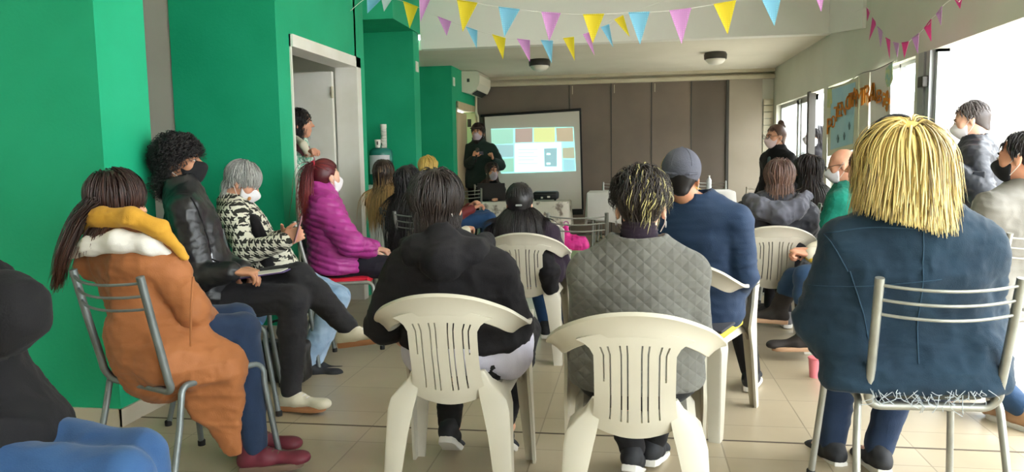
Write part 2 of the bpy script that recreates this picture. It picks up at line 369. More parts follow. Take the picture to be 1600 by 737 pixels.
def make_monobloc():
    t = empty('plastic_armchair')
    # rail: arms running round into the arched top of the back
    half = [(.232, .285, .628, 1, 0, 0, .048), (.240, .16, .640, 1, 0, .05, .055), (.246, .02, .645, 1, 0, .12, .060), (.248, -.10, .655, .9, -.1, .42, .066), (.236, -.19, .680, .68, -.25, .7, .074),
            (.190, -.262, .722, .36, -.35, .88, .078), (.10, -.306, .760, .12, -.40, .92, .078), (0, -.318, .772, 0, -.42, .92, .078)]
    pts = half + [(-x, y, z, -wx, wy, wz, w) for x, y, z, wx, wy, wz, w in half[-2::-1]]
    A = np.array(bez([V3(*p) for p in pts], 5)); rings = []
    for i in range(len(A)):
        c = A[i, :3]; tn = nrm(A[min(i+1, len(A)-1), :3]-A[max(i-1, 0), :3]); w = A[i, 3:6]; w = nrm(w-tn*np.dot(w, tn)); n = np.cross(tn, w); h = A[i, 6]/2; e = .006
        rings.append([c+w*(h*a)+n*b for a, b in ((-1, -e), (-.9, -e*1.5), (-.2, -e*.6), (.5, -e*.4), (.9, -e*.9), (1.0, e*.2), (1.0, e*1.6), (.8, e*2.0), (.3, e*1.7), (-.4, e*1.2), (-.95, e*.8))])
    nr = len(rings); a0 = 16
    MB().loft(rings[:a0+1]).build('armrest', M['mono'], t, True); MB().loft(rings[nr-a0-1:]).build('armrest', M['mono'], t, True)
    bk = MB().loft(rings[a0:nr-a0])
    cuts = [-1.0, -.9, -.775, -.735, -.615, -.575, -.345, -.305, -.19, -.15]; us = cuts+[-.05, .05]+[-c for c in cuts[::-1]]
    gaps = [2, 4, 6, 8]; gaps = gaps+[len(us)-2-g for g in gaps]
    vs = [0, .06, .12, .2, .3, .4, .46, .6, .75, .84, .9, .95, 1.0]; G = []; keep = []
    for v in vs:
        row = []
        for u in us:
            hw = .118+.052*max(0, 1-v/.22)**1.8+.012*max(0, (v-.7)/.3)
            x = u*hw; zt = .772-1.1*x*x-.02; zb = .398+.035*u*u
            z = zt*(1-v)+zb*v; y = -.305+.105*v**1.15+.8*x*x*(1-v)+.6*x*x*v-.012*math.sin(PI*v)
            row.append((x, y, z))
        G.append(row)
    for i in range(len(vs)-1):
        r_ = []
        for j in range(len(us)-1):
            o = False
            if j in gaps:
                short = j in (2, len(us)-4); o = vs[i] >= .12 and vs[i+1] <= (.46 if short else .84)
            r_.append(not o)
        keep.append(r_)
    sheet_mask(bk, G, keep, .013); bk.build('backrest', M['mono'], t, True)
    G = []
    for a in np.linspace(-1, 1, 15):
        row = []
        for b in np.linspace(0, 1, 13):
            w = .185+.022*b; e = abs(a); y = -.185+.45*b; z = .435-.028*(1-a*a)*math.sin(PI*min(1, b*1.05))**.7-(.05*max(0, (b-.86)/.14)**1.6)-(.045*max(0, (e-.88)/.12)**1.5)
            row.append((a*w, y, z))
        G.append(row)
    MB().sheet(G, .012).build('seat', M['mono'], t, True)
    def lleg(s, secs):
        "L-section leg: secs = (z, inner x, outer x, y of the rear/front face, y of the free edge of the side face)"
        rings = []
        for z, xi, xo, ya, yb in secs:
            k = .012 if yb > ya else -.012; c = .006 if yb > ya else -.006
            rings.append([(s*xi, ya, z), (s*(xo-.008), ya, z), (s*xo, ya+c, z), (s*xo, yb, z), (s*(xo-.012), yb, z), (s*(xo-.013), ya+k*1.3, z), (s*(xo-.018), ya+k, z), (s*xi, ya+k, z)])
        return MB().loft(rings)
    for s in (1, -1):
        lleg(s, [(.0, .182, .232, -.30, -.245), (.15, .165, .226, -.272, -.20), (.30, .142, .220, -.246, -.155), (.38, .124, .216, -.232, -.12), (.42, .114, .205, -.224, -.10), (.45, .108, .18, -.217, -.12), (.48, .104, .15, -.214, -.16), (.52, .100, .128, -.217, -.19)]).build('leg', M['mono'], t, True)
        lleg(s, [(.0, .215, .258, .305, .255), (.15, .20, .254, .295, .228), (.30, .186, .25, .285, .20), (.38, .178, .249, .282, .165), (.42, .178, .248, .28, .155), (.46, .188, .248, .281, .175), (.52, .20, .25, .284, .20), (.58, .20, .252, .29, .205), (.620, .206, .256, .296, .20)]).build('leg', M['mono'], t, True)
    return t
_mono = make_monobloc(); _mono_used = []
def monobloc(x, y, az, label, group=None):
    o = _mono if not _mono_used else copy_tree(_mono); _mono_used.append(1)
    o.location = (x, y, 0); o.rotation_euler = (0, 0, R(az)); return tag(o, label, 'chair', group or 'white plastic armchairs')
def make_metal(tube='tube', seatm=None):
    t = empty('metal_chair'); T = M[tube]
    for s in (1, -1):
        pts = [(s*.255, .265, .0), (s*.228, .218, .36)]+[(s*(.228-.013*math.sin(a)), .175+.043*math.cos(a), .405+.043*math.sin(a)) for a in np.linspace(.15, PI/2, 6)]
        pts += [(s*.213, .06, .447), (s*.213, -.10, .445)]+[(s*(.215+.006*(1-math.cos(a))), -.12-.035*math.sin(a), .405+.04*math.cos(a)) for a in np.linspace(.1, PI/2-.1, 6)]+[(s*.228, -.175, .30), (s*.24, -.245, .0)]
        MB().tube(pts, .0125, 10).build('leg_frame', T, t, True)
        for q in (pts[0], pts[-1]): MB().lathe([(.016, 0), (.0165, .022), (.0135, .026)], 12, (q[0], q[1], 0)).build('rubber_foot', M['rubber'], t, True)
    up = []
    for s in (1, -1):
        pp = [(s*.205, -.275, .865), (s*.202, -.235, .68), (s*.199, -.195, .51)]+[(s*(.199-.045*(1-math.cos(a))), -.187+.02*math.sin(a), .47-.045*math.sin(a)) for a in np.linspace(0, PI/2, 7)]+[(s*.08, -.165, .425), (0, -.165, .425)]
        up.append(pp)
    MB().tube(up[0]+up[1][::-1][1:], .0145, 10).build('back_frame', T, t, True)
    for z in (.842, .795, .748):
        y = -.275+(.865-z)*.216
        pts = [(.205*u, y-.052*(1-u*u), z-.012*(1-u*u)) for u in np.linspace(-1, 1, 15)]
        MB().tube(pts, .0052, 8).build('back_bar', T, t, True)
    G = []
    for a in np.linspace(-1, 1, 13):
        row = []
        for b in np.linspace(-1, 1, 13):
            k = 1-.06*(max(abs(a), abs(b))**8)*(min(abs(a), abs(b))**6)*3
            row.append((a*.203*k, .015+b*.195*k, .472-.010*(1-a*a)*(1-b*b)-.022*max(0, (b-.7)/.3)**2-.006*max(abs(a), abs(b))**10))
        G.append(row)
    MB().sheet(G, .026).build('seat', seatm or M['black'], t, True)
    return t
_metal = {}
def metal_chair(x, y, az, label, seat='black', tube='tube', group='grey tube chairs with three back bars'):
    k = (seat, tube)
    if k not in _metal: o = _metal[k] = make_metal(tube, M[seat])
    else: o = copy_tree(_metal[k])
    o.location = (x, y, 0); o.rotation_euler = (0, 0, R(az)); return tag(o, label, 'chair', group)
M['seat_green'] = mat('green_seat_vinyl', '#7E9B67', .5); M['seat_blue'] = mat('blue_seat_vinyl', '#6FA3DC', .45); M['seat_red'] = mat('red_seat_vinyl', '#D8263C', .45); M['seat_dark'] = mat('olive_black_seat', '#3A3A30', .5)
monobloc(-.645, 2.76, 2, 'white plastic armchair under the person in the black hoodie and pale shirt hem')
monobloc(.005, 2.50, 0, 'white plastic armchair nearest the camera, under the person in the quilted grey jumper')
monobloc(.27, 3.70, -22, 'white plastic armchair with a yellow cloth, under the man in the grey cap')
monobloc(-.66, 4.82, 1, 'white plastic armchair under the woman with long black hair')
monobloc(.89, 5.25, -2, 'white plastic armchair under the person in the dark hooded anorak')
metal_chair(.95, 2.78, 2, 'steel tube chair with dark seat under the blonde woman in denim', 'seat_dark')
metal_chair(-1.765, 2.72, -22, 'steel tube chair with green seat under the woman in the orange coat', 'seat_green', 'tube_dk')
metal_chair(-2.08, 3.60, -66, 'steel tube chair with blue seat under the man in the leather jacket', 'seat_blue', 'tube_dk')
metal_chair(-2.15, 4.42, -78, 'steel tube chair under the grey-haired woman in the checked jacket', 'black', 'tube_dk')
metal_chair(-1.98, 4.98, -72, 'steel tube chair with red seat under the woman with the red ponytail', 'seat_red')
metal_chair(-.37, 5.62, -3, 'empty steel tube chair standing alone in the middle of the hall', 'black')
metal_chair(1.845, 4.23, 20, 'steel tube chair under the man in the grey jacket by the open door', 'seat_dark')
metal_chair(-1.53, 5.84, -14, 'steel tube chair under the woman with very long dark wavy hair', 'black')
# ================================================================== IMPLICIT SURFACES (smoothly joined bodies and clothes)
class Sdf:
    def __init__(s, k=.02): s.p = []; s.k = k
    def cone(s, a, b, ra, rb, k=None, flat=None, op=0):
        s.p.append(('c', np.asarray(a, float), np.asarray(b, float), ra, rb, flat, s.k if k is None else k, op)); return s
    def chain(s, pts, rs, k=None, flat=None, op=0):
        for i in range(len(pts)-1): s.cone(pts[i], pts[i+1], rs[i], rs[i+1], k, flat, op)
        return s
    def ell(s, c, r, rot=None, k=None, op=0):
        s.p.append(('e', np.asarray(c, float), np.asarray(r, float), np.eye(3) if rot is None else np.asarray(rot, float), None, None, s.k if k is None else k, op)); return s
    def box(s, c, h, rot=None, rr=.01, k=None, op=0):
        s.p.append(('b', np.asarray(c, float), np.asarray(h, float), np.eye(3) if rot is None else np.asarray(rot, float), rr, None, s.k if k is None else k, op)); return s
    def cut(s, c, n, k=.006):
        "removes what lies on the side the normal points to"
        s.p.append(('h', np.asarray(c, float), nrm(n), 0, 0, None, k, 1)); return s
    def ev(s, X):
        D = np.full(len(X), 1e3, np.float32)
        for t, a, b, c, d, fl, k, op in s.p:
            if t == 'c':
                Y = X-a.astype(np.float32); ba = (b-a); sc = 1.0
                if fl is not None:
                    n, q = nrm(fl[0]), fl[1]; sc = 1
                    Y = Y+np.outer(Y@n.astype(np.float32), n*(1/q-1)).astype(np.float32); ba = ba+n*np.dot(ba, n)*(1/q-1)
                L2 = float(ba@ba)+1e-12; h = np.clip((Y@ba.astype(np.float32))/L2, 0, 1)
                q_ = Y-h[:, None]*ba.astype(np.float32); v = np.sqrt((q_*q_).sum(1))-(c+(d-c)*h)
                if fl is not None: v = v*.8
            elif t == 'e':
                Y = (X-a.astype(np.float32))@c.astype(np.float32); k0 = np.sqrt(((Y/b.astype(np.float32))**2).sum(1)); k1 = np.sqrt(((Y/(b*b).astype(np.float32))**2).sum(1)); v = k0*(k0-1)/(k1+1e-9)
                v = np.where(k0 < .3, -float(b.min())*.8, v)
            elif t == 'b':
                Y = np.abs((X-a.astype(np.float32))@c.astype(np.float32))-(b-d).astype(np.float32); v = np.sqrt((np.maximum(Y, 0)**2).sum(1))+np.minimum(Y.max(1), 0)-d
            else:
                v = -((X-a.astype(np.float32))@b.astype(np.float32))
            v = v.astype(np.float32)
            if op == 0:
                if k > 0: h = np.maximum(k-np.abs(D-v), 0)/k; D = np.minimum(D, v)-h*h*k*.25
                else: D = np.minimum(D, v)
            else:
                if t == 'h': v = v  # v<0 on the removed side
                w = -v
                if k > 0: h = np.maximum(k-np.abs(D-w), 0)/k; D = np.maximum(D, w)+h*h*k*.25
                else: D = np.maximum(D, w)
        return D
    def bounds(s):
        lo = np.full(3, 1e9); hi = -lo
        for t, a, b, c, d, fl, k, op in s.p:
            if op: continue
            if t == 'c':
                for p, r in ((a, c), (b, d)): lo = np.minimum(lo, p-r); hi = np.maximum(hi, p+r)
            else:
                r = np.abs(c)@b if t == 'b' else np.full(3, b.max()); lo = np.minimum(lo, a-r); hi = np.maximum(hi, a+r)
        return lo-.02, hi+.02
    def mesh(s, h):
        lo, hi = s.bounds(); n = np.ceil((hi-lo)/h).astype(int)+2; st = 4
        nc = n//st+2
        g = [lo[i]+(np.arange(nc[i])*st+st/2-.5)*h for i in range(3)]
        C = np.stack(np.meshgrid(*g, indexing='ij'), -1).reshape(-1, 3).astype(np.float32); dc = s.ev(C).reshape(nc)
        n = nc*st
        rad = st*h*.9*1.35+h
        near = np.abs(dc) < rad
        V = np.repeat(np.repeat(np.repeat(np.where(dc < 0, -1., 1.).astype(np.float32), st, 0), st, 1), st, 2)
        Mk = np.repeat(np.repeat(np.repeat(near, st, 0), st, 1), st, 2); I = np.argwhere(Mk)
        X = (lo+I*h).astype(np.float32); out = np.empty(len(X), np.float32)
        for i in range(0, len(X), 200000): out[i:i+200000] = s.ev(X[i:i+200000])
        V[Mk] = out
        return surface_nets(V, lo, h)
def surface_nets(V, lo, h):
    ins = V < 0; nx, ny, nz = V.shape; cnt = np.zeros((nx-1, ny-1, nz-1), np.int8)
    for i in (0, 1):
        for j in (0, 1):
            for k in (0, 1): cnt += ins[i:nx-1+i, j:ny-1+j, k:nz-1+k]
    act = (cnt > 0) & (cnt < 8); A = np.argwhere(act); idx = -np.ones(act.shape, np.int64); idx[act] = np.arange(len(A))
    S = np.zeros((len(A), 3)); W = np.zeros(len(A)); cs = [(i, j, k) for i in (0, 1) for j in (0, 1) for k in (0, 1)]
    val = {c: V[A[:, 0]+c[0], A[:, 1]+c[1], A[:, 2]+c[2]] for c in cs}
    for c in cs:
        for ax in range(3):
            if c[ax] == 0:
                e = list(c); e[ax] = 1; e = tuple(e); a, b = val[c], val[e]; m = (a < 0) != (b < 0)
                t = np.where(m, a/(a-b+1e-12), 0); p = np.tile(np.array(c, float), (len(A), 1)); p[:, ax] += t
                S[m] += p[m]; W[m] += 1
    Pt = lo+(A+S/W[:, None])*h; F = []
    for ax in range(3):
        sl = [slice(1, None)]*3; a_ = [slice(1, -1)]*3; a_[ax] = slice(0, -1); b_ = [slice(1, -1)]*3; b_[ax] = slice(1, None)
        p, q = ins[tuple(a_)], ins[tuple(b_)]; E = np.argwhere(p != q); flip = p[p != q]
        o = np.ones(3, int); o[ax] = 0; E = E+o; u, w = [(1, 2), (2, 0), (0, 1)][ax]
        def g(du, dw):
            e = E.copy(); e[:, u] -= du; e[:, w] -= dw; return idx[e[:, 0], e[:, 1], e[:, 2]]
        q4 = np.stack([g(1, 1), g(0, 1), g(0, 0), g(1, 0)], 1); q4[~flip] = q4[~flip][:, ::-1]; F.append(q4)
    F = np.concatenate(F); F = F[(F >= 0).all(1)]
    return Pt, F
def relax(P_, F, it=1, f=.5):
    for _ in range(it):
        S = np.zeros_like(P_); W = np.zeros(len(P_))
        for i in range(4):
            a, b = F[:, i], F[:, (i+1) % 4]
            for c in range(3): S[:, c] += np.bincount(a, P_[b, c], len(P_))+np.bincount(b, P_[a, c], len(P_))
            W += np.bincount(a, minlength=len(P_))+np.bincount(b, minlength=len(P_))
        P_ = P_*(1-f)+f*S/np.maximum(W, 1)[:, None]
    return P_
def vnormals(P_, F):
    n = np.cross(P_[F[:, 2]]-P_[F[:, 0]], P_[F[:, 3]]-P_[F[:, 1]]); S = np.zeros_like(P_)
    for i in range(4):
        for c in range(3): S[:, c] += np.bincount(F[:, i], n[:, c], len(P_))
    return S/(np.linalg.norm(S, axis=1, keepdims=True)+1e-12)
_perm = np.random.default_rng(3).random(4096)
def vnoise(X):
    "value noise in -1..1"
    I = np.floor(X).astype(np.int64); f = X-I; f = f*f*(3-2*f); out = np.zeros(len(X))
    for i in (0, 1):
        for j in (0, 1):
            for k in (0, 1):
                h_ = _perm[((I[:, 0]+i)*73856093 ^ (I[:, 1]+j)*19349663 ^ (I[:, 2]+k)*83492791) & 4095]
                out += h_*(f[:, 0] if i else 1-f[:, 0])*(f[:, 1] if j else 1-f[:, 1])*(f[:, 2] if k else 1-f[:, 2])
    return out*2-1
def folds(amp, sc=(9, 9, 16), seed=0.0, ridge=True):
    def fn(P_, Nn):
        w = P_+.03*np.stack([vnoise(P_*7+seed+i*9) for i in range(3)], 1)
        a = vnoise(w*np.array(sc)+seed); b = vnoise(w*np.array(sc)*2.1+seed+5)
        if ridge: a = (1-2*np.abs(a)**.8); b = 1-2*np.abs(b)
        return amp*(.7*a+.3*b)
    return fn
def mesh_obj(name, s, h, m, parent=None, disp=None, org=None, it=1, split=None, attr=None):
    P_, F = s.mesh(h) if isinstance(s, Sdf) else s
    P_ = relax(P_, F, it)
    if disp is not None:
        Nn = vnormals(P_, F)
        for d in (disp if isinstance(disp, (list, tuple)) else [disp]): P_ = P_+Nn*d(P_, Nn)[:, None]
    if org is not None: P_l = P_-np.asarray(org)
    else: P_l = P_
    me = bpy.data.meshes.new(name); me.vertices.add(len(P_)); me.vertices.foreach_set('co', P_l.astype(np.float32).ravel())
    me.loops.add(len(F)*4); me.loops.foreach_set('vertex_index', F.astype(np.int32).ravel()); me.polygons.add(len(F))
    me.polygons.foreach_set('loop_start', np.arange(0, len(F)*4, 4, dtype=np.int32))
    me.update(calc_edges=True); me.validate()
    o = link(name, me, m, parent, True)
    if split is not None:
        c = P_[F].mean(1); me.polygons.foreach_set('material_index', split(c).astype(np.int32))
    return o
def frame(fwd, up=(0, 0, 1)):
    "columns: right, forward, up"
    f = nrm(fwd); r_ = nrm(np.cross(f, up)); u_ = np.cross(r_, f); return np.stack([r_, f, u_], 1)
def head_frame(az, pitch=0, roll=0):
    "pitch > 0 looks up, roll > 0 tips the head to its right"
    a, p, q = R(az), R(pitch), R(roll)
    f = V3(-math.sin(a)*math.cos(p), math.cos(a)*math.cos(p), math.sin(p)); F_ = frame(f)
    r_ = F_[:, 0]*math.cos(q)-F_[:, 2]*math.sin(q); u_ = F_[:, 2]*math.cos(q)+F_[:, 0]*math.sin(q); return np.stack([r_, F_[:, 1], u_], 1)
def two_bone(a, c, l1, l2, pole):
    a, c = np.asarray(a, float), np.asarray(c, float); d = c-a; L = np.linalg.norm(d); n = d/L
    if L > (l1+l2)*.995: k = L/((l1+l2)*.995); l1 *= k; l2 *= k
    x = (l1*l1-l2*l2+L*L)/(2*L); hh = math.sqrt(max(0, l1*l1-x*x)); p = np.asarray(pole, float); p = nrm(p-n*np.dot(p, n)); return a+n*x+p*hh
# ================================================================== PEOPLE: bodies, clothes, hair
from mathutils.bvhtree import BVHTree
def skin_mat(name, c, c2):
    m = mat(name, c, .5, c2, 14, 4, bump=.06, bscale=120, spec=.35); b = m.node_tree.nodes['Principled BSDF']
    b.inputs['Subsurface Weight'].default_value = .08; b.inputs['Subsurface Radius'].default_value = (.8, .3, .2); b.inputs['Subsurface Scale'].default_value = .01
    return m
M['skin'] = skin_mat('skin_light', '#D8A083', '#CE9176'); M['skin_tan'] = skin_mat('skin_tan', '#C08A6B', '#B47E60'); M['skin_pale'] = skin_mat('skin_pale', '#E2B49B', '#D9A68C')
def hair_mat(name, root, tip=None, streak=None, share=.0, rough=.42, tipstart=.25, tipend=.75):
    m, nt, b = new_mat(name); L = nt.links; b.inputs['Roughness'].default_value = rough; b.inputs['Specular IOR Level'].default_value = .45
    g = N(nt, 'ShaderNodeNewGeometry'); at = N(nt, 'ShaderNodeAttribute', attribute_name='along'); tc = N(nt, 'ShaderNodeTexCoord')
    r1 = N(nt, 'ShaderNodeValToRGB'); e = r1.color_ramp.elements; e[0].position = tipstart; e[1].position = tipend
    e[0].color = (*lin(root), 1); e[1].color = (*lin(tip or root), 1)
    ad = N(nt, 'ShaderNodeMath', operation='MULTIPLY_ADD'); ad.inputs[1].default_value = .3; L.new(g.outputs['Random Per Island'], ad.inputs[0]); sb = N(nt, 'ShaderNodeMath', operation='SUBTRACT'); sb.inputs[1].default_value = .15
    L.new(at.outputs['Fac'], sb.inputs[0]); L.new(sb.outputs[0], ad.inputs[2]); L.new(ad.outputs[0], r1.inputs['Fac']); col = r1.outputs['Color']
    if streak:
        st = N(nt, 'ShaderNodeAttribute', attribute_name='streak'); mx = N(nt, 'ShaderNodeMix', data_type='RGBA'); mx.inputs[7].default_value = (*lin(streak), 1)
        L.new(st.outputs['Fac'], mx.inputs['Factor']); L.new(col, mx.inputs[6]); col = mx.outputs[2]
    hs = N(nt, 'ShaderNodeHueSaturation'); mr = N(nt, 'ShaderNodeMapRange'); mr.inputs['To Min'].default_value = .78; mr.inputs['To Max'].default_value = 1.2
    L.new(g.outputs['Random Per Island'], mr.inputs['Value']); L.new(mr.outputs[0], hs.inputs['Value']); L.new(col, hs.inputs['Color']); L.new(hs.outputs[0], b.inputs['Base Color'])
    return m
HR, HC = V3(.075, .094, .087), V3(0, -.012, .030)
def add_head(s, hd, HF, k=1.0):
    w = lambda x, y, z: hd+HF@(V3(x, y, z)*k)
    E = lambda c, r, kk=.02, op=0, rot=None: s.ell(w(*c), V3(*r)*k, HF if rot is None else HF@rot, kk*k, op)
    E((0, -.012, .030), (.073, .092, .085)); E((0, .028, -.035), (.056, .064, .078), .03); E((0, .055, -.085), (.026, .026, .024), .03)
    E((0, .072, .022), (.05, .018, .014), .02)
    for q in (1, -1):
        E((q*.031, .096, .002), (.017, .014, .012), .012, 1); E((q*.031, .078, .002), (.0125, .0125, .0125), .003)
        E((q*.042, .055, -.025), (.022, .022, .022), .03)
        E((q*.076, -.012, -.008), (.009, .020, .033), .008); E((q*.083, -.010, .004), (.006, .011, .016), .004, 1); E((q*.076, -.006, -.036), (.008, .010, .010), .006)
    s.cone(w(0, .088, .012), w(0, .112, -.022), .008*k, .011*k, .012*k); E((.011, .100, -.026), (.008, .009, .007), .006); E((-.011, .100, -.026), (.008, .009, .007), .006)
    E((0, .087, -.049), (.022, .010, .006), .006); E((0, .085, -.060), (.019, .010, .007), .006)
def add_hand(s, wr, d, n, side, curl=.5, spread=.12, k=1.0, fr=.0085):
    "d: along the fingers, n: where the palm faces, side: +1 when the thumb lies towards d x n"
    d = nrm(d); n = nrm(n-d*np.dot(n, d)); t = np.cross(d, n)*side; wr = np.asarray(wr, float)
    s.cone(wr-d*.02, wr+d*.045*k, .026*k, .034*k, .012, (n, .6)); s.cone(wr+d*.04*k+t*.012*k, wr+d*.085*k+t*.008*k, .032*k, .036*k, .012, (n, .42)); s.cone(wr+d*.04*k-t*.012*k, wr+d*.08*k-t*.012*k, .030*k, .032*k, .012, (n, .42))
    for i, (o, L) in enumerate(((.030, .072), (.010, .082), (-.011, .076), (-.031, .060))):
        p = wr+(d*.088+t*o)*k; a = spread*(1.5-i)*.6; f = nrm(d*math.cos(a)+t*math.sin(a)); ang = 0; r0 = fr*k
        for j, q in enumerate((.46, .30, .24)):
            ang += curl*(1.0, 1.25, .9)[j]+(.1*i*curl); e = f*math.cos(ang)+n*math.sin(ang); p2 = p+e*L*q*k
            s.cone(p, p2, r0, r0*.93, .004); p = p2; r0 *= .93
    p = wr+(d*.025+t*.028)*k; e = nrm(t*.75+d*.65+n*.35); p2 = p+e*.042*k; s.cone(p, p2, .013*k, .0105*k, .012); e = nrm(t*.25+d*.95+n*(.3+curl*.5)); p3 = p2+e*.032*k; s.cone(p2, p3, .0105*k, .0095*k, .004); s.cone(p3, p3+nrm(e+n*.3*curl)*.026*k, .0095*k, .008*k, .004)
class Fig:
    def __init__(s, pel, nk, hd, head=(0, 0, 0), fw=0, pf=None, sw=.165, bulk=1.0, wr=(None, None), el=(None, None), hd_dir=(None, None), palm=(None, None), an=(None, None), kn=(None, None), toe=(None, None), la=1.0, ll=1.0, curl=.6, hs=1.0, depth=.68, hips=.09, belly=0, sh_up=0):
        A = lambda v: None if v is None else np.asarray(v, float)
        s.pel, s.nk, s.hd = A(pel), A(nk), A(hd); s.HF = head_frame(*head); s.hs = hs; s.b = bulk; s.fw = fw; pf = fw if pf is None else pf; s.pf = pf; s.depth = depth; s.belly = belly
        s.F = azv(fw); s.Rt = azv(fw-90); s.PF = azv(pf); s.PR = azv(pf-90); up = nrm(s.nk-s.pel); s.up = up; s.F3 = nrm(s.F-up*np.dot(s.F, up))
        s.sh = [s.nk-up*(.095-sh_up)-s.Rt*sw, s.nk-up*(.095-sh_up)+s.Rt*sw]; s.hip = [s.pel-s.PR*hips, s.pel+s.PR*hips]
        s.wr, s.el, s.hdir, s.palm = [], [], [], []
        for i, q in ((0, -1), (1, 1)):
            w = A(wr[i]);
            if w is None: w = s.pel+s.PF*.30+s.PR*q*.10+V3(0, 0, .10)
            pole = -V3(0, 0, 1)*1.0+s.Rt*q*.6-s.F*.5
            e = A(el[i]); e = two_bone(s.sh[i], w, .285*la, .25*la, pole) if e is None else e
            s.wr.append(w); s.el.append(e); s.hdir.append(nrm(w-e) if hd_dir[i] is None else nrm(hd_dir[i])); s.palm.append(V3(0, 0, -1)+.01*s.F if palm[i] is None else A(palm[i]))
        s.an, s.kn, s.toe = [], [], []
        for i, q in ((0, -1), (1, 1)):
            a = A(an[i]);
            if a is None: a = s.pel+s.PF*.48+s.PR*q*.10; a[2] = .09
            kk = A(kn[i]); kk = two_bone(s.hip[i], a, .44*ll, .42*ll, s.PF+V3(0, 0, .6)) if kk is None else kk
            s.an.append(a); s.kn.append(kk); s.toe.append(s.PF if toe[i] is None else nrm(toe[i]))
        s.curl = curl
        s.sp = [s.pel-up*.02, s.pel+(s.nk-s.pel)*.33, s.pel+(s.nk-s.pel)*.68, s.nk-up*.055]
        s.org = V3(s.pel[0], s.pel[1], 0)
    def torso(s, S, g=0, k=.05, lower=True, sr=(.150, .132, .142, .070)):
        b = s.b; r = [x*b+g for x in sr]
        S.chain(s.sp, r, k, (s.F3, s.depth))
        if s.belly: S.ell(s.sp[1]+s.F3*.05*b, V3(.13, .12, .15)*s.belly+g, None, k)
        if lower: S.cone(s.hip[0], s.hip[1], .10*b+g, .10*b+g, k)
    def shoulders(s, S, g=0, k=.05):
        for i in (0, 1): S.cone(s.nk-s.up*.045, s.sh[i], .042*s.b**.5+g, .050*s.b**.5+g, k)
    def arms(s, S, g=0, k=.03, upto=1.0, ru=.047, re=.038, rw=.027, which=(0, 1), g2=None):
        for i in which:
            w = s.el[i]+(s.wr[i]-s.el[i])*upto; g2_ = g if g2 is None else g2
            S.cone(s.sh[i], s.el[i], ru*s.b**.5+g, re+g, k); S.cone(s.el[i], w, re+g, rw+(re-rw)*(1-upto)+g2_, .02)
    def legs(s, S, g=0, k=.04, upto=1.0, which=(0, 1), rk=.055, ra=.036, rt=.083, g2=None):
        for i in which:
            a = s.kn[i]+(s.an[i]-s.kn[i])*upto; mid = s.kn[i]+(s.an[i]-s.kn[i])*.32*min(1, upto/.32)
            S.cone(s.hip[i], s.kn[i], rt*s.b**.6+g, rk+g, k); S.cone(s.kn[i], mid, rk+g, rk+g, .02)
            if upto > .32: S.cone(mid, a, rk+g, ra+(g if g2 is None else g2), .02)
    def body(s, label, skin, h=.008, hands=True, cat='person', group=None, legs=True):
        S = Sdf(.02); s.torso(S); s.shoulders(S); s.arms(S, 0, .03)
        base = s.hd+s.HF@V3(0, -.025, -.06)*s.hs; S.cone(s.nk-s.up*.03, base, .058, .052, .03)
        add_head(S, s.hd, s.HF, s.hs)
        if hands:
            for i in (0, 1):
                dd, pn = s.hdir[i], s.palm[i]; t = np.cross(dd, pn); inward = s.Rt*(1 if i == 0 else -1)+V3(0, 0, .8); sd = 1 if np.dot(t, inward) > 0 else -1
                add_hand(S, s.wr[i], dd, pn, sd, s.curl, fr=max(.0085, h*1.25))
        if legs:
            s.legs(S)
            for i in (0, 1): S.cone(s.an[i]-s.toe[i]*.03-V3(0, 0, .05), s.an[i]+s.toe[i]*.13-V3(0, 0, .06), .030, .024, .03)
        o = mesh_obj('person', S, h, M[skin], None, org=s.org, it=1); o.location = s.org; s.o = o
        tag(o, label, cat, group); return o
    def put(s, name, S, h, m, disp=None, it=1, parent=None, split=None):
        if isinstance(m, str): m = M[m]
        o = mesh_obj(name, S, h, m, parent or s.o, disp, s.org, it, split); return o
    def top(s, m, name='jacket', g=.022, ga=.018, gw=.016, hem=.10, h=.010, disp=None, collar=.018, collar_h=.05, hood=None, upto=.97, belly=None, extra=None, skirt=.03, lowk=.05, cutneck=True, skl=None, ak=.014):
        S = Sdf(.03); s.torso(S, g, .05); s.shoulders(S, ga, .06); s.arms(S, ga, ak, upto, g2=gw)
        S.cone(s.pel+s.up*.02, s.pel-V3(0, 0, 1)*(hem*.6 if skl is None else skl), .145*s.b+g+skirt*.5, .15*s.b+g+skirt, lowk, (s.PF, .80))
        if collar: S.cone(s.nk-s.up*.03, s.nk+s.up*collar_h+s.F3*.0, .062+collar, .052+collar, .03)
        if extra: extra(S)
        S.cut(s.pel-V3(0, 0, hem), V3(0, 0, -1), .02)
        if collar and cutneck: c = s.nk+s.up*(collar_h+.0); S.cone(c-s.up*.01, c+s.up*.06, .050+collar*.4, .066+collar, .008, None, 1)
        return s.put(name, S, h, m, disp)
    def trousers(s, m, g=.016, h=.010, disp=None, upto=.97, name='trousers', g2=None, which=(0, 1)):
        S = Sdf(.03); S.cone(s.hip[0], s.hip[1], .105*s.b+g, .105*s.b+g, .04); S.cone(s.pel, s.sp[1]*.4+s.pel*.6, .15*s.b+g*.6, .13*s.b+g*.6, .04, (s.F3, s.depth)); s.legs(S, g, .04, upto, which, g2=g2)
        return s.put(name, S, h, m, disp)
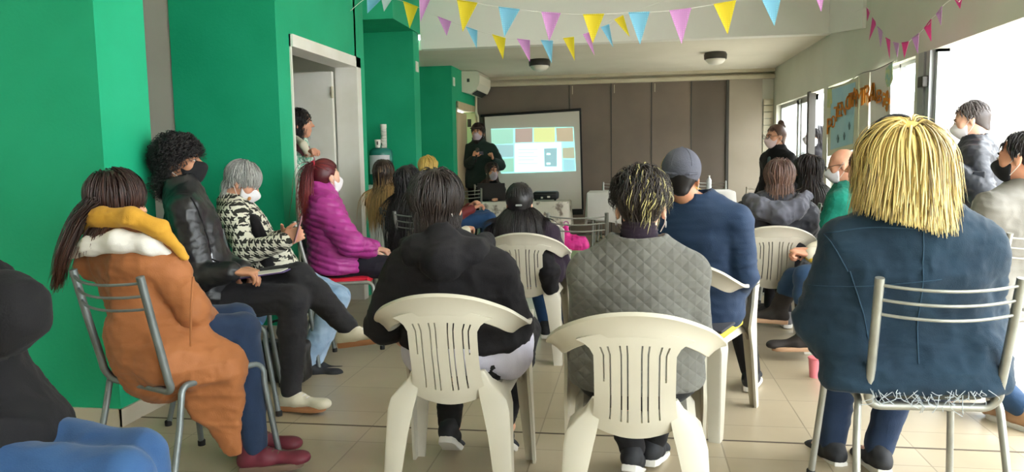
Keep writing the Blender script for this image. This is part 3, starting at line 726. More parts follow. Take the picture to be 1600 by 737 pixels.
    def shoe(s, i, upper, sole, dirv=None, pitch=0, L=.265, boot=0, h=.006, an=None, high=0, laces=None):
        an = s.an[i] if an is None else np.asarray(an, float); d = nrm(s.toe[i] if dirv is None else dirv); a = R(pitch)
        if pitch: d = nrm(V3(d[0]*math.cos(a), d[1]*math.cos(a), math.sin(a)))
        Fm = frame(d); W = lambda x, y, z: an+Fm@V3(x, y, z); q = -1 if i == 0 else 1; fl = (Fm[:, 2], .8)
        S = Sdf(.02); S.cone(W(0, -.045, -.045), W(0, .04, -.040), .036, .040, .03); S.cone(W(0, .04, -.045), W(q*-.006, L-.085, -.058), .038, .030, .03, (Fm[:, 2], .75)); S.ell(W(q*-.004, L-.095, -.060), (.044, .05, .026), Fm, .02)
        S.cone(W(0, -.02, -.03), W(0, -.012, .02+high), .042, .043, .02)
        if boot: S.cone(W(0, -.01, 0), s.an[i]+(s.kn[i]-s.an[i])*boot, .048, .062, .03)
        else: S.cut(W(0, -.01, .028+high), Fm[:, 2], .004)
        S.cut(W(0, 0, -.078), -Fm[:, 2], .004)
        o = s.put('shoe', S, h, upper)
        prof = [(-.078, .0), (-.07, .026), (-.03, .036), (.03, .037), (.09, .043), (.14, .045), (.175, .036), (.192, .018), (.196, 0)]; f = L/.275
        ring = [(x, y*f) for y, x in prof]+[(-x, y*f) for y, x in prof[-2:0:-1]]
        b_ = MB().loft([[W(x*.97, y, -.092)-s.org for x, y in ring], [W(x*1.03, y, -.086)-s.org for x, y in ring], [W(x*1.03, y, -.070)-s.org for x, y in ring], [W(x*.95, y*.98, -.066)-s.org for x, y in ring]])
        b_.build('sole', M[sole] if isinstance(sole, str) else sole, o, True)
        if laces:
            l_ = MB()
            for k in range(5):
                y, z = .030+k*.021, .010-k*.0105; l_.tube([W(-.024, y, z-.018)-s.org, W(-.012, y+.004, z-.003)-s.org, W(.012, y+.004, z-.003)-s.org, W(.024, y, z-.018)-s.org], .0028, 6)
            l_.build('laces', M[laces], o, True)
        return o
    def mask(s, m, loops='#E8E4E0', k=1.0, g=.007, low=-.125, h=.005, tip=.0):
        S = Sdf(.02); w = lambda x, y, z: s.hd+s.HF@(V3(x, y, z)*s.hs); E = lambda c, r, kk=.03: S.ell(w(*c), V3(*r)*s.hs, s.HF, kk)
        E((0, .030, -.045), (.058+g, .064+g, .068+g)); E((0, .06, -.090), (.028+g, .026+g, .024+g)); S.cone(w(0, .09, -.005), w(0, .116, -.035), .010+g, .014+g, .035); E((0, .085+tip, -.055), (.034+g, .026+g, .03+g))
        S.cut(w(0, .10, -.004), s.HF@V3(0, .35, 1), .006); S.cut(w(0, .022, -.04), s.HF@V3(0, -1, -.25), .004); S.cut(w(0, .05, low), s.HF@V3(0, .3, -1), .01)
        o = s.put('face_mask', S, h, m)
        for q in (1, -1):
            for z0, z1 in ((-.028, .018), (-.085, -.035)):
                MB().tube([w(q*.066, .028, z0)-s.org, w(q*.078, .0, (z0+z1)/2)-s.org, w(q*.082, -.022, z1)-s.org], .0018, 5).build('ear_loop', M['loop'], o)
        return o
    def face(s, brow='#2A1E18', h=.004, lips=False):
        w = lambda x, y, z: s.hd+s.HF@(V3(x, y, z)*s.hs)
        bm_ = M.get('brow'+brow) or M.setdefault('brow'+brow, mat('eyebrow_hair', brow, .8))
        for q in (1, -1):
            MB().tube([w(q*.014, .094, .020)-s.org, w(q*.030, .090, .026)-s.org, w(q*.048, .074, .021)-s.org], [.0035, .0042, .0025], 6).build('eyebrow', bm_, s.o)
            S = Sdf(); S.ell(w(q*.031, .086, .002), (.012*s.hs, .008*s.hs, .0065*s.hs), s.HF); e = s.put('eye', S, .003, 'eyewhite')
            S = Sdf(); S.ell(w(q*.031, .0925, .002), (.0055*s.hs, .004*s.hs, .0055*s.hs), s.HF); s.put('iris', S, .002, 'iris', parent=e)
    def hair(s, m, n=420, L=.30, segs=13, w=.0065, seed=1, grav=.55, off=(.004, .020), part=None, curl=0, curlf=60, jit=.25, cap=True, line=(.055, .0, -.075), crown=(0, -.05, .10), capgrow=.010, taper=.35, back=0, pony=None, bun=None, lenvar=.2, sidesweep=0, streak=None, capcut=True, minz=None, hc=.008, thick=.4, name='hair', ears=True, shortnape=None, lenfn=None, fringe=False, zfall=-.03, grow=0, flare=0):
        rg = np.random.default_rng(seed); k = s.hs; cr = V3(*crown); C_, Rr = HC*1.0, HR*1.0
        pts = []
        while len(pts) < n:
            u = nrm(rg.normal(size=3)); p = C_+Rr*u; y, z = p[1], p[2]
            lim = line[0] if y > .045 else (line[1]+(line[0]-line[1])*max(0, (y-.0)/.045) if y > 0 else (line[1] if y > -.03 else line[2]+(line[1]-line[2])*max(0, (y+.07)/.04)))
            if z > lim: pts.append(p)
        p = np.array(pts); nv = (p-C_)/(Rr*Rr); nv /= np.linalg.norm(nv, axis=1, keepdims=True)
        d = p-cr; d /= np.linalg.norm(d, axis=1, keepdims=True)+1e-9
        if not fringe:
            wf = np.clip((p[:, 1]+.03)/.08, 0, 1)[:, None]; px = 0 if part is None else part
            d = d*(1-wf)+np.stack([np.where(p[:, 0] > px, 1., -1.), np.full(n, -.30), -.2*np.ones(n)], 1)*wf
        d = d+np.array([sidesweep, -back, 0])
        d -= nv*(d*nv).sum(1)[:, None]; d /= np.linalg.norm(d, axis=1, keepdims=True)+1e-9; d += rg.normal(size=d.shape)*jit*.5; snap = 1-min(1, jit*1.1)
        offs = rg.uniform(off[0], off[1], n); ln = L*(1+rg.uniform(-lenvar, lenvar*.3, n))
        if lenfn is not None: ln = ln*lenfn(p)
        if pony is not None:
            tie = V3(*pony['tie']); ln = np.linalg.norm(p-tie, axis=1)*1.05
        ds = ln/(segs-1); paths = [p*1.0]; gl = s.HF.T@V3(0, 0, -1); pos = p.copy(); ph = rg.uniform(0, 6.28, n); alive_dir = d.copy()
        col = [(s.HF.T@(c-s.hd), r) for c, r in (s.col if hasattr(s, 'col') else [])]
        for i in range(1, segs):
            oe = offs*(1-grow+grow*min(1, i/(segs*.6)))
            if pony is not None: dirv = alive_dir*.35+(tie-pos)/(np.linalg.norm(tie-pos, axis=1, keepdims=True)+1e-6)*1.0
            else: dirv = alive_dir*(1-grav*.45)+gl*grav*(.25+.9*i/segs)+rg.normal(size=d.shape)*jit*.18
            if flare: rad_ = pos-C_; rad_[:, 2] = 0; dirv = dirv+rad_/(np.linalg.norm(rad_, axis=1, keepdims=True)+1e-6)*flare*(i/segs)
            e = (pos-C_)/(Rr+oe[:, None]); nn_ = e/(Rr+oe[:, None]); nn_ /= np.linalg.norm(nn_, axis=1, keepdims=True); near = (pos[:, 2] > zfall)
            if pony is None: dirv = dirv-nn_*np.where(near, np.maximum((dirv*nn_).sum(1), 0), 0)[:, None]
            dirv /= np.linalg.norm(dirv, axis=1, keepdims=True); pos = pos+dirv*ds[:, None]
            e = (pos-C_)/(Rr+oe[:, None]); l = np.linalg.norm(e, axis=1); ins_ = l < 1
            pos[ins_] = C_+(pos[ins_]-C_)/l[ins_][:, None]
            if snap > .2:
                m_ = near & (l > 1) & (pos[:, 2] > zfall); pos[m_] = C_+(pos[m_]-C_)*(1-snap*(1-1/l[m_]))[:, None]
            nk_ = pos-V3(0, .0, -.10); rr_ = .06+offs; ll_ = np.linalg.norm(nk_[:, :2], axis=1); m_ = (ll_ < rr_) & (pos[:, 2] < -.05)
            pos[m_, :2] = pos[m_, :2]/ll_[m_][:, None]*rr_[m_][:, None]
            for c, r in col:
                v = pos-c; q = np.linalg.norm(v, axis=1); m_ = q < r+offs*.6; pos[m_] = c+v[m_]/q[m_][:, None]*(r+offs[m_]*.6)[:, None]
            alive_dir = pos-paths[-1]; alive_dir /= np.linalg.norm(alive_dir, axis=1, keepdims=True)+1e-9; paths.append(pos.copy())
        Pp = np.stack(paths, 1)
        st = np.zeros(n) if streak is None else streak(p, rg)
        Ls = [(Pp, st, w, ph)]
        if pony is not None:
            n2 = pony.get('n', 200); q0 = V3(*pony['tie'])+rg.normal(size=(n2, 3))*.010; dd = np.tile(V3(*pony.get('dir', (0, -1, .3))), (n2, 1))+rg.normal(size=(n2, 3))*.28; l2 = pony['L']*(1+rg.uniform(-.35, .05, n2)); path = [q0]; q = q0.copy(); gl2 = s.HF.T@V3(*pony.get('grav', (0, 0, -1)))
            o2 = rg.uniform(0, .02, n2)
            for i in range(1, segs):
                dd = dd*.72+gl2*.40+rg.normal(size=dd.shape)*.05; dd /= np.linalg.norm(dd, axis=1, keepdims=True); q = q+dd*(l2/(segs-1))[:, None]
                e = (q-C_)/(Rr+.012+o2[:, None]); l = np.linalg.norm(e, axis=1); ins_ = l < 1; q[ins_] = C_+(q[ins_]-C_)/l[ins_][:, None]
                for c, r in col:
                    v = q-c; t = np.linalg.norm(v, axis=1); m_ = t < r+o2; q[m_] = c+v[m_]/t[m_][:, None]*(r+o2[m_])[:, None]
                path.append(q.copy())
            Ls.append((np.stack(path, 1), np.zeros(n2), w, rg.uniform(0, 6, n2)))
        if bun is not None:
            n3 = 90; bc = V3(*bun[:3]); br = bun[3]; ax = rg.normal(size=(n3, 3)); ax /= np.linalg.norm(ax, axis=1, keepdims=True); b1 = np.cross(ax, rg.normal(size=(n3, 3))); b1 /= np.linalg.norm(b1, axis=1, keepdims=True); b2 = np.cross(ax, b1); th = np.linspace(0, 3.6, segs)
            Ls.append((bc+br*(b1[:, None]*np.cos(th)[None, :, None]+b2[:, None]*np.sin(th)[None, :, None]), np.zeros(n3), w*1.2, rg.uniform(0, 6, n3)))
        Vs, Fs, Al, Sk = [], [], [], []; vo = 0
        for Pp, st, w_, ph in Ls:
            nn, m_ = Pp.shape[:2]; tt = np.linspace(0, 1, m_)
            T = np.gradient(Pp, axis=1); T /= np.linalg.norm(T, axis=2, keepdims=True)+1e-9
            O = (Pp-C_); O[:, :, 2] *= .25; O -= T*(O*T).sum(2, keepdims=True); O /= np.linalg.norm(O, axis=2, keepdims=True)+1e-9; B = np.cross(T, O)
            if curl:
                ang = ph[:, None]+tt[None]*curlf; am = curl*np.minimum(1, tt*3)[None, :, None]; Pp = Pp+(O*np.cos(ang)[:, :, None]+B*np.sin(ang)[:, :, None])*am
            ww = w_*(1-(1-taper)*tt**2)*np.where(tt > .98, .3, 1)
            ring = np.stack([Pp+B*ww[None, :, None], Pp+O*(ww*thick)[None, :, None], Pp-B*ww[None, :, None], Pp-O*(ww*thick)[None, :, None]], 2)
            if minz is not None: ring[..., 2] = np.maximum(ring[..., 2], minz)
            Vs.append(ring.reshape(-1, 3)); Al.append(np.repeat(np.tile(tt, nn), 4)); Sk.append(np.repeat(st, m_*4))
            a = (np.arange(nn)[:, None]*m_+np.arange(m_-1)[None]).ravel()*4+vo
            Fs.append(np.concatenate([np.stack([a+i, a+(i+1) % 4, a+4+(i+1) % 4, a+4+i], 1) for i in range(4)])); vo += nn*m_*4
        V = np.concatenate(Vs)*k; V = s.hd+V@s.HF.T; F = np.concatenate(Fs); Al = np.concatenate(Al); Sk = np.concatenate(Sk)
        if cap:
            S = Sdf(.02); wv = lambda x, y, z: s.hd+s.HF@(V3(x, y, z)*k); S.ell(wv(0, -.012, .030), (HR+capgrow)*k, s.HF); nz = line[2]
            S.cone(wv(0, -.045, 0), wv(0, -.045, max(nz, -.075)), (.058+capgrow)*k, (.042+capgrow)*k, .03)
            if capcut:
                S.cut(wv(0, .060, line[0]-.005), s.HF@V3(0, 1, -.9), .006); S.cut(wv(0, .012, -.01), s.HF@V3(0, .95, -.35), .01) if ears else None
                if ears:
                    for q in (1, -1): S.ell(wv(q*.085, .0, -.03), V3(.03, .032, .045)*k, s.HF, .006, 1)
            Pc, Fc = S.mesh(hc*k); Pc = relax(Pc, Fc, 1); V = np.concatenate([V, Pc]); F = np.concatenate([F, Fc+vo]); Al = np.concatenate([Al, np.zeros(len(Pc))]); Sk = np.concatenate([Sk, np.zeros(len(Pc))])
        o = mesh_obj(name, (V, F), 0, M[m] if isinstance(m, str) else m, s.o, None, s.org, 0)
        for nm, arr in (('along', Al), ('streak', Sk)):
            at = o.data.attributes.new(nm, 'FLOAT', 'POINT'); at.data.foreach_set('value', arr.astype(np.float32))
        return o
    def bundle(s, m, path, n, rad, w, seed=1, name='hair_lock'):
        rg = np.random.default_rng(seed); A = np.array(bez(path, 4)); tt = np.linspace(0, 1, len(A)); V, F, al = [], [], []
        for k in range(n):
            o = rg.normal(size=3)*rad*.5; e = rg.uniform(.75, 1); q = np.array([A[min(len(A)-1, int(i*e))] for i in range(len(A))])+o*(1-.45*tt[:, None])+rg.normal(size=3)*.006*tt[:, None]
            T = np.gradient(q, axis=0)+1e-9; B = np.cross(T, o+1e-4); B /= np.linalg.norm(B, axis=1, keepdims=True)+1e-9; N_ = np.cross(B, T); N_ /= np.linalg.norm(N_, axis=1, keepdims=True)+1e-9; ww = (w*(1-.7*tt))[:, None]
            b0 = len(V)*len(A)*4; V.append(np.stack([q+B*ww, q+N_*ww*.4, q-B*ww, q-N_*ww*.4], 1).reshape(-1, 3)); a = np.arange(len(A)-1)*4+b0
            F.append(np.concatenate([np.stack([a+i, a+(i+1) % 4, a+4+(i+1) % 4, a+4+i], 1) for i in range(4)])); al.append(np.repeat(tt, 4))
        o = mesh_obj(name, (np.concatenate(V), np.concatenate(F)), 0, M[m], s.o, None, s.org, 0); at = o.data.attributes.new('along', 'FLOAT', 'POINT'); at.data.foreach_set('value', np.concatenate(al).astype(np.float32)); return o
    def collide(s, g=.03):
        s.col = [(p, .06*s.b**.5+g) for i in (0, 1) for p in (s.sh[i], s.sh[i]*.6+s.nk*.4-s.up*.02, s.sh[i]*.3+s.nk*.7-s.up*.035)]
        for p, r in ((s.sp[2], .125), (s.sp[3], .085), (s.sp[2]*.5+s.sp[3]*.5, .12)): s.col.append((p, r*s.b+g))
        return s
    def seam(s, o, pts, m, r=.003, name='seam', toward=None, lift=.001, n=8, up=False):
        "a stitched line laid onto a garment: rays from outside towards the torso"
        dg = [v.co for v in o.data.vertices]; bv = BVHTree.FromPolygons(dg, [tuple(p.vertices) for p in o.data.polygons]); out = []
        for p in bez(pts, n):
            q = Vector(p-s.org); d = Vector(toward) if toward is not None else Vector(s.sp[1]-p); d.normalize()
            h_ = bv.ray_cast(q-d*.5, d)
            if h_[0] is not None: out.append(np.array(h_[0]+h_[1]*lift))
        if len(out) > 2: return MB().tube(out, r, 6).build(name, M[m] if isinstance(m, str) else m, o, True)
M['loop'] = mat('elastic_loop', '#DDD8D2', .7); M['loop_dk'] = mat('dark_elastic_loop', '#2A2826', .7)
M['eyewhite'] = mat('eye_white', '#DCD6CF', .3); M['iris'] = mat('brown_iris', '#2B1B12', .3)
# ================================================================== CLOTH MATERIALS
def cloth(name, c, c2=None, rough=.85, bump=.25, bscale=220, sheen=.06, scale=5, **k): return mat(name, c, rough, c2 or c, scale, 4, bump=bump, bscale=bscale, sheen=sheen, spec=.25, bdist=.004, **k)
M['c_black'] = cloth('black_fleece', '#141215', '#19171A', sheen=.03); M['c_coal'] = cloth('coal_fleece', '#0D0C0F', '#121114', sheen=.02); M['c_blacktop'] = cloth('black_knit', '#121013', '#171518', sheen=.03)
M['c_orange'] = cloth('rust_orange_canvas', '#A0643B', '#935A33', .65, .2); M['c_mustard'] = cloth('mustard_fleece', '#CB9838', '#BE8B2C'); M['c_lining'] = cloth('white_lining', '#E4E0DA', '#DAD5CE')
M['c_leather'] = mat('black_leather', '#1D1D20', .36, '#17171A', 8, 4, bump=.25, bscale=70, spec=.5, bdist=.004); M['c_tee'] = cloth('pale_tee', '#C9CBD3', '#BFC1CA')
M['c_trouser'] = cloth('charcoal_denim', '#242326', '#2B2A2D'); M['c_navyleg'] = cloth('dark_legging', '#1C1A23', '#211F29'); M['c_blacktr'] = cloth('black_denim', '#161517', '#1B1A1C')
def denim(name, a, b): return mat(name, a, .85, b, 9, 6, bump=.3, bscale=260, sheen=.1, spec=.2, bdist=.003)
M['c_denim'] = denim('blue_denim', '#2E4866', '#273E5A'); M['c_jeans'] = denim('mid_blue_jeans', '#2F4F78', '#28456C'); M['c_jacketdenim'] = denim('dark_teal_denim', '#1F3445', '#192B3B'); M['c_light'] = denim('washed_light_jeans', '#7F9CBC', '#A9BFD6')
M['c_navyjean'] = denim('navy_jeans', '#24344E', '#1F2D44')
M['c_seam'] = mat('seam_thread', '#2C465A', .9); M['c_fray'] = mat('frayed_threads', '#A9B0B6', .9)
M['c_magenta'] = mat('magenta_puffer_nylon', '#B23C92', .42, '#A63485', 7, 3, bump=.15, bscale=60, spec=.4, bdist=.004)
M['c_navy'] = cloth('navy_jersey', '#1D3350', '#192D47', .7); M['c_anorak'] = cloth('slate_anorak', '#38383F', '#2E2E35', .55); M['c_hoodgrey'] = cloth('grey_hood_lining', '#5E5E68', '#52525C', .6)
M['c_green'] = cloth('emerald_knit', '#1B8570', '#136A58', .9, .8, 70); M['c_maroon'] = cloth('dark_maroon_knit', '#3A2029', '#331B24'); M['c_cream'] = cloth('cream_knit', '#DDD5C2', '#D2C9B4'); M['c_yellow'] = cloth('yellow_cuff', '#E0BE4A', '#D3AF3B')
M['c_bomber'] = mat('black_bomber_nylon', '#22252C', .42, '#1C1F25', 6, 4, bump=.2, bscale=50, spec=.4, bdist=.004); M['c_greyjacket'] = cloth('warm_grey_twill', '#85827B', '#7A776F', .7)
M['c_darkgreen'] = cloth('dark_green_fleece', '#22342F', '#1D2D29'); M['c_grn'] = cloth('bright_green_print', '#1DA07A', '#E0E6DC', scale=60); M['c_lilac'] = cloth('pale_lilac_shirt', '#CFCBDA', '#C5C1D1'); M['c_purple'] = cloth('dark_purple_knit', '#2A1E2C', '#241926'); M['c_brownmaroon'] = cloth('maroon_leather', '#7A2C2E', '#6A2426', .5)
M['c_scarf'] = cloth('rose_scarf', '#9A5560', '#874853'); M['c_red'] = cloth('red_shirt', '#B01A36', '#A01530')
M['mask_white'] = cloth('white_face_mask', '#E8E4E6', '#DEDADF'); M['mask_pink'] = cloth('pale_pink_face_mask', '#E3C9CC', '#D9BDC2'); M['mask_black'] = cloth('black_face_mask', '#1B1B1E', '#222225'); M['mask_lilac'] = cloth('lilac_grey_face_mask', '#C3B3BF', '#B9A9B6')
M['s_cream'] = mat('cream_suede', '#DDD6C2', .7, '#CFC7B1', 12, 3); M['s_gum'] = mat('gum_rubber', '#A9744E', .6); M['s_maroon'] = mat('maroon_leather_boot', '#6E2A38', .5, '#5E2230', 12, 3); M['s_white'] = mat('white_rubber', '#DAD6CE', .55); M['s_black'] = mat('black_mesh_shoe', '#202124', .7, '#2B2C30', 30, 3); M['s_dark'] = mat('worn_dark_sole', '#6A5648', .7); M['s_suede'] = mat('black_suede_boot', '#26211F', .8, '#2F2926', 20, 3); M['s_tan'] = mat('tan_leather', '#B08A6A', .6); M['s_grey'] = mat('grey_mesh_shoe', '#5E5B5C', .7)
def houndstooth():
    m, nt, b = new_mat('houndstooth_wool'); L = nt.links; tc = N(nt, 'ShaderNodeTexCoord'); nz = N(nt, 'ShaderNodeTexNoise', Scale=45, Detail=2)
    L.new(tc.outputs['Object'], nz.inputs['Vector']); sx = N(nt, 'ShaderNodeSeparateXYZ'); va = N(nt, 'ShaderNodeVectorMath', operation='MULTIPLY_ADD'); va.inputs[1].default_value = (.012,)*3
    L.new(nz.outputs['Color'], va.inputs[0]); L.new(tc.outputs['Object'], va.inputs[2]); L.new(va.outputs[0], sx.inputs[0])
    def mth(op, a, c=None):
        n = N(nt, 'ShaderNodeMath', operation=op)
        for i, q in enumerate((a, c)):
            if q is None: continue
            if isinstance(q, (int, float)): n.inputs[i].default_value = q
            else: L.new(q, n.inputs[i])
        return n.outputs[0]
    X = mth('ADD', sx.outputs[0], mth('MULTIPLY', sx.outputs[1], -.45)); s_ = 1/.021
    u = mth('MULTIPLY', mth('ADD', X, 10), s_); v = mth('MULTIPLY', mth('ADD', sx.outputs[2], 10), s_)
    a = mth('LESS_THAN', mth('MODULO', u, 2), 1); c = mth('LESS_THAN', mth('MODULO', v, 2), 1); st = mth('LESS_THAN', mth('MODULO', mth('ADD', u, v), 1), .5)
    sm = mth('ADD', a, c); both = mth('GREATER_THAN', sm, 1.5); one = mth('MULTIPLY', mth('GREATER_THAN', sm, .5), mth('LESS_THAN', sm, 1.5)); f = mth('ADD', both, mth('MULTIPLY', one, st))
    mx = N(nt, 'ShaderNodeMix', data_type='RGBA'); mx.inputs[6].default_value = (*lin('#DCD8C6'), 1); mx.inputs[7].default_value = (*lin('#26251F'), 1); L.new(f, mx.inputs['Factor']); L.new(mx.outputs[2], b.inputs['Base Color']); b.inputs['Roughness'].default_value = .9
    bp = N(nt, 'ShaderNodeBump', Strength=.4, Distance=.004); n2 = N(nt, 'ShaderNodeTexNoise', Scale=160); L.new(tc.outputs['Object'], n2.inputs['Vector']); L.new(n2.outputs['Fac'], bp.inputs['Height']); L.new(bp.outputs['Normal'], b.inputs['Normal']); return m
M['c_hound'] = houndstooth()
def quilted():
    m = mat('quilted_grey_jersey', '#6B6A64', .85, '#605E59', 6, 4, sheen=.15, spec=.2); nt = m.node_tree; L = nt.links; b = nt.nodes['Principled BSDF']; tc = N(nt, 'ShaderNodeTexCoord'); mp = N(nt, 'ShaderNodeMapping'); L.new(tc.outputs['Object'], mp.inputs['Vector'])
    outs = []
    for q in (1, -1):
        w = N(nt, 'ShaderNodeTexWave', wave_type='BANDS', bands_direction='X', Scale=6.2); w.inputs['Distortion'].default_value = .4; w.inputs['Detail'].default_value = 1
        mp2 = N(nt, 'ShaderNodeMapping'); mp2.inputs['Rotation'].default_value = (0, R(48*q), 0); mp2.inputs['Scale'].default_value = (1.6, .5, 1.6); L.new(tc.outputs['Object'], mp2.inputs['Vector']); L.new(mp2.outputs['Vector'], w.inputs['Vector'])
        rp = N(nt, 'ShaderNodeMath', operation='POWER'); rp.inputs[1].default_value = .45; L.new(w.outputs['Fac'], rp.inputs[0]); outs.append(rp.outputs[0])
    mn = N(nt, 'ShaderNodeMath', operation='MINIMUM'); L.new(outs[0], mn.inputs[0]); L.new(outs[1], mn.inputs[1])
    bp = N(nt, 'ShaderNodeBump', Strength=.55, Distance=.006); L.new(mn.outputs[0], bp.inputs['Height']); L.new(bp.outputs['Normal'], b.inputs['Normal']); return m
M['c_quilt'] = quilted()
M['h_auburn'] = hair_mat('dark_auburn_hair', '#2C1A17', '#4A2B22'); M['h_black'] = hair_mat('black_hair', '#171314', '#1E1819'); M['h_brown'] = hair_mat('dark_brown_hair', '#231916', '#2C201B'); M['h_grey'] = hair_mat('silver_hair', '#8F8E8C', '#B9B8B4', tipstart=.0, tipend=.6)
M['h_red'] = hair_mat('dark_red_hair', '#5A1620', '#8A2A2A'); M['h_ombre'] = hair_mat('brown_to_blonde_hair', '#33241D', '#D2A970', tipstart=.2, tipend=.7); M['h_blonde'] = hair_mat('yellow_blonde_hair', '#D6B765', '#E7CD84', streak='#5A4632', tipstart=.0, tipend=.8); M['h_undercut'] = hair_mat('dark_hair_with_bleached_streaks', '#231A16', '#2C211A', streak='#CFC283'); M['h_chestnut'] = hair_mat('chestnut_hair', '#5A4038', '#8A6856', tipstart=.1, tipend=.8); M['h_fair'] = hair_mat('fair_hair', '#D9B45E', '#E5C67A')
M['h_salt'] = hair_mat('short_greying_hair', '#4A4240', '#5C5450'); M['h_stubble'] = mat('dark_stubble', '#4A3A33', .8)
# ================================================================== THE AUDIENCE AND SPEAKERS
def on(px, py, Y, dz=0): p = P(px, py, Y); return V3(p[0], p[1], p[2]+dz)
F_ = folds
def want(k): return ONLY is None or k in ONLY
ONLY = None
# ---------------------------------------------------------------- woman in the orange coat
if want('orange'):
    f = Fig((-1.86, 2.74, .57), on(196, 362, 2.72), on(184, 316, 2.74), (-28, -10, -6), fw=-32, pf=-72, sw=.128, bulk=1.02, wr=(on(318, 500, 3.0), on(325, 508, 2.85)), el=(None, on(303, 482, 2.66)), an=(PZ(392, 672, .10), PZ(398, 700, .10)), toe=(azv(-80), azv(-84)), kn=(on(372, 500, 3.0), on(378, 515, 2.86)))
    f.body('woman in a rust orange coat with mustard hood, seated in front at left', 'skin', .009)
    def ex(S):
        fl = (nrm(V3(.2, -1, 0)), .5)
        S.cone(on(305, 560, 2.66), on(335, 620, 2.66), .13, .095, .05, fl); S.cone(on(335, 620, 2.66), on(366, 706, 2.70), .095, .032, .04, fl); S.cone(on(225, 520, 2.66), on(262, 566, 2.58), .13, .085, .06); S.cone(on(264, 560, 2.565), on(345, 575, 2.67), .082, .09, .05)
        S.cone(on(150, 405, 2.74), on(270, 410, 2.68), .085, .06, .05, (V3(0, 1, 0), .7))
    c = f.top('c_orange', 'coat', g=.030, ga=.017, gw=.018, hem=.46, skl=.05, h=.009, disp=[F_(.012, (7, 7, 9), 1), F_(.008, (5, 5, 15), 12), F_(.004, (22, 22, 30), 3)], collar=0, extra=ex, skirt=.02)
    S = Sdf(.03); S.chain([on(112, 372, 2.78), on(124, 352, 2.68), on(158, 340, 2.61), on(205, 340, 2.58), on(250, 358, 2.60), on(290, 402, 2.66)], [.020, .028, .032, .032, .027, .012], .03)
    f.put('hood', S, .008, 'c_mustard', [F_(.008, (14, 14, 22), 4)])
    S = Sdf(.03); S.chain([on(104, 400, 2.70), on(142, 384, 2.60), on(188, 376, 2.58), on(232, 382, 2.60), on(270, 400, 2.66)], [.014, .034, .040, .034, .012], .03); f.put('hood_lining', S, .008, 'c_lining', F_(.004, (16, 16, 20), 8))
    f.trousers('c_navyjean', .014, .010, F_(.004, (14, 14, 18), 2)); f.collide(.05)
    f.hair('h_auburn', n=1900, thick=.15, L=.19, part=.0, w=.0030, jit=.10, seed=3, line=(.05, .01, -.07), off=(.006, .026), lenvar=.15, capgrow=.012)
    f.bundle('h_auburn', [on(150, 318, 2.64), on(122, 345, 2.60), on(100, 395, 2.56), on(92, 430, 2.57), on(84, 458, 2.60)], 260, .034, .003)
    for i in (0, 1): f.shoe(i, 's_maroon', 's_dark', pitch=6 if i else 0, high=.03, laces='s_dark')
    MB().tube([p-f.org for p in bez([on(302, 432, 2.50), on(299, 470, 2.49), on(298, 515, 2.50), on(298, 540, 2.52)], 4)], .004, 6).build('drawstring', M['c_orange'], f.o, True)
# ---------------------------------------------------------------- person cut off by the left edge
if want('left'):
    f = Fig((-1.60, 1.62, .51), (-1.78, 1.64, 1.00), (-1.82, 1.66, 1.19), (-80, 0, 0), fw=-86, sw=.16, bulk=1.1, wr=(V3(-1.72, 1.72, .78), V3(-1.74, 1.70, .76)), el=(None, on(2, 488, 1.48)), an=(V3(-1.22, 1.74, .1), V3(-1.16, 1.58, .1)), kn=(V3(-1.25, 1.72, .50), V3(-1.21, 1.60, .50)), toe=(azv(-90), azv(-90)))
    f.body('person cut off by the left edge, in a black hooded jacket and blue jeans', 'skin', .012)
    f.top('c_coal', 'jacket', g=.045, ga=.050, gw=.03, hem=.16, h=.011, disp=[F_(.010, (8, 8, 12), 11), F_(.003, (22, 22, 30), 3)], skirt=.03)
    f.trousers('c_jeans', .018, .009, F_(.005, (12, 12, 16), 12))
    f.hair('h_brown', n=228, w=.0040, L=.12, seed=5)
    for i in (0, 1): f.shoe(i, 's_black', 's_white')
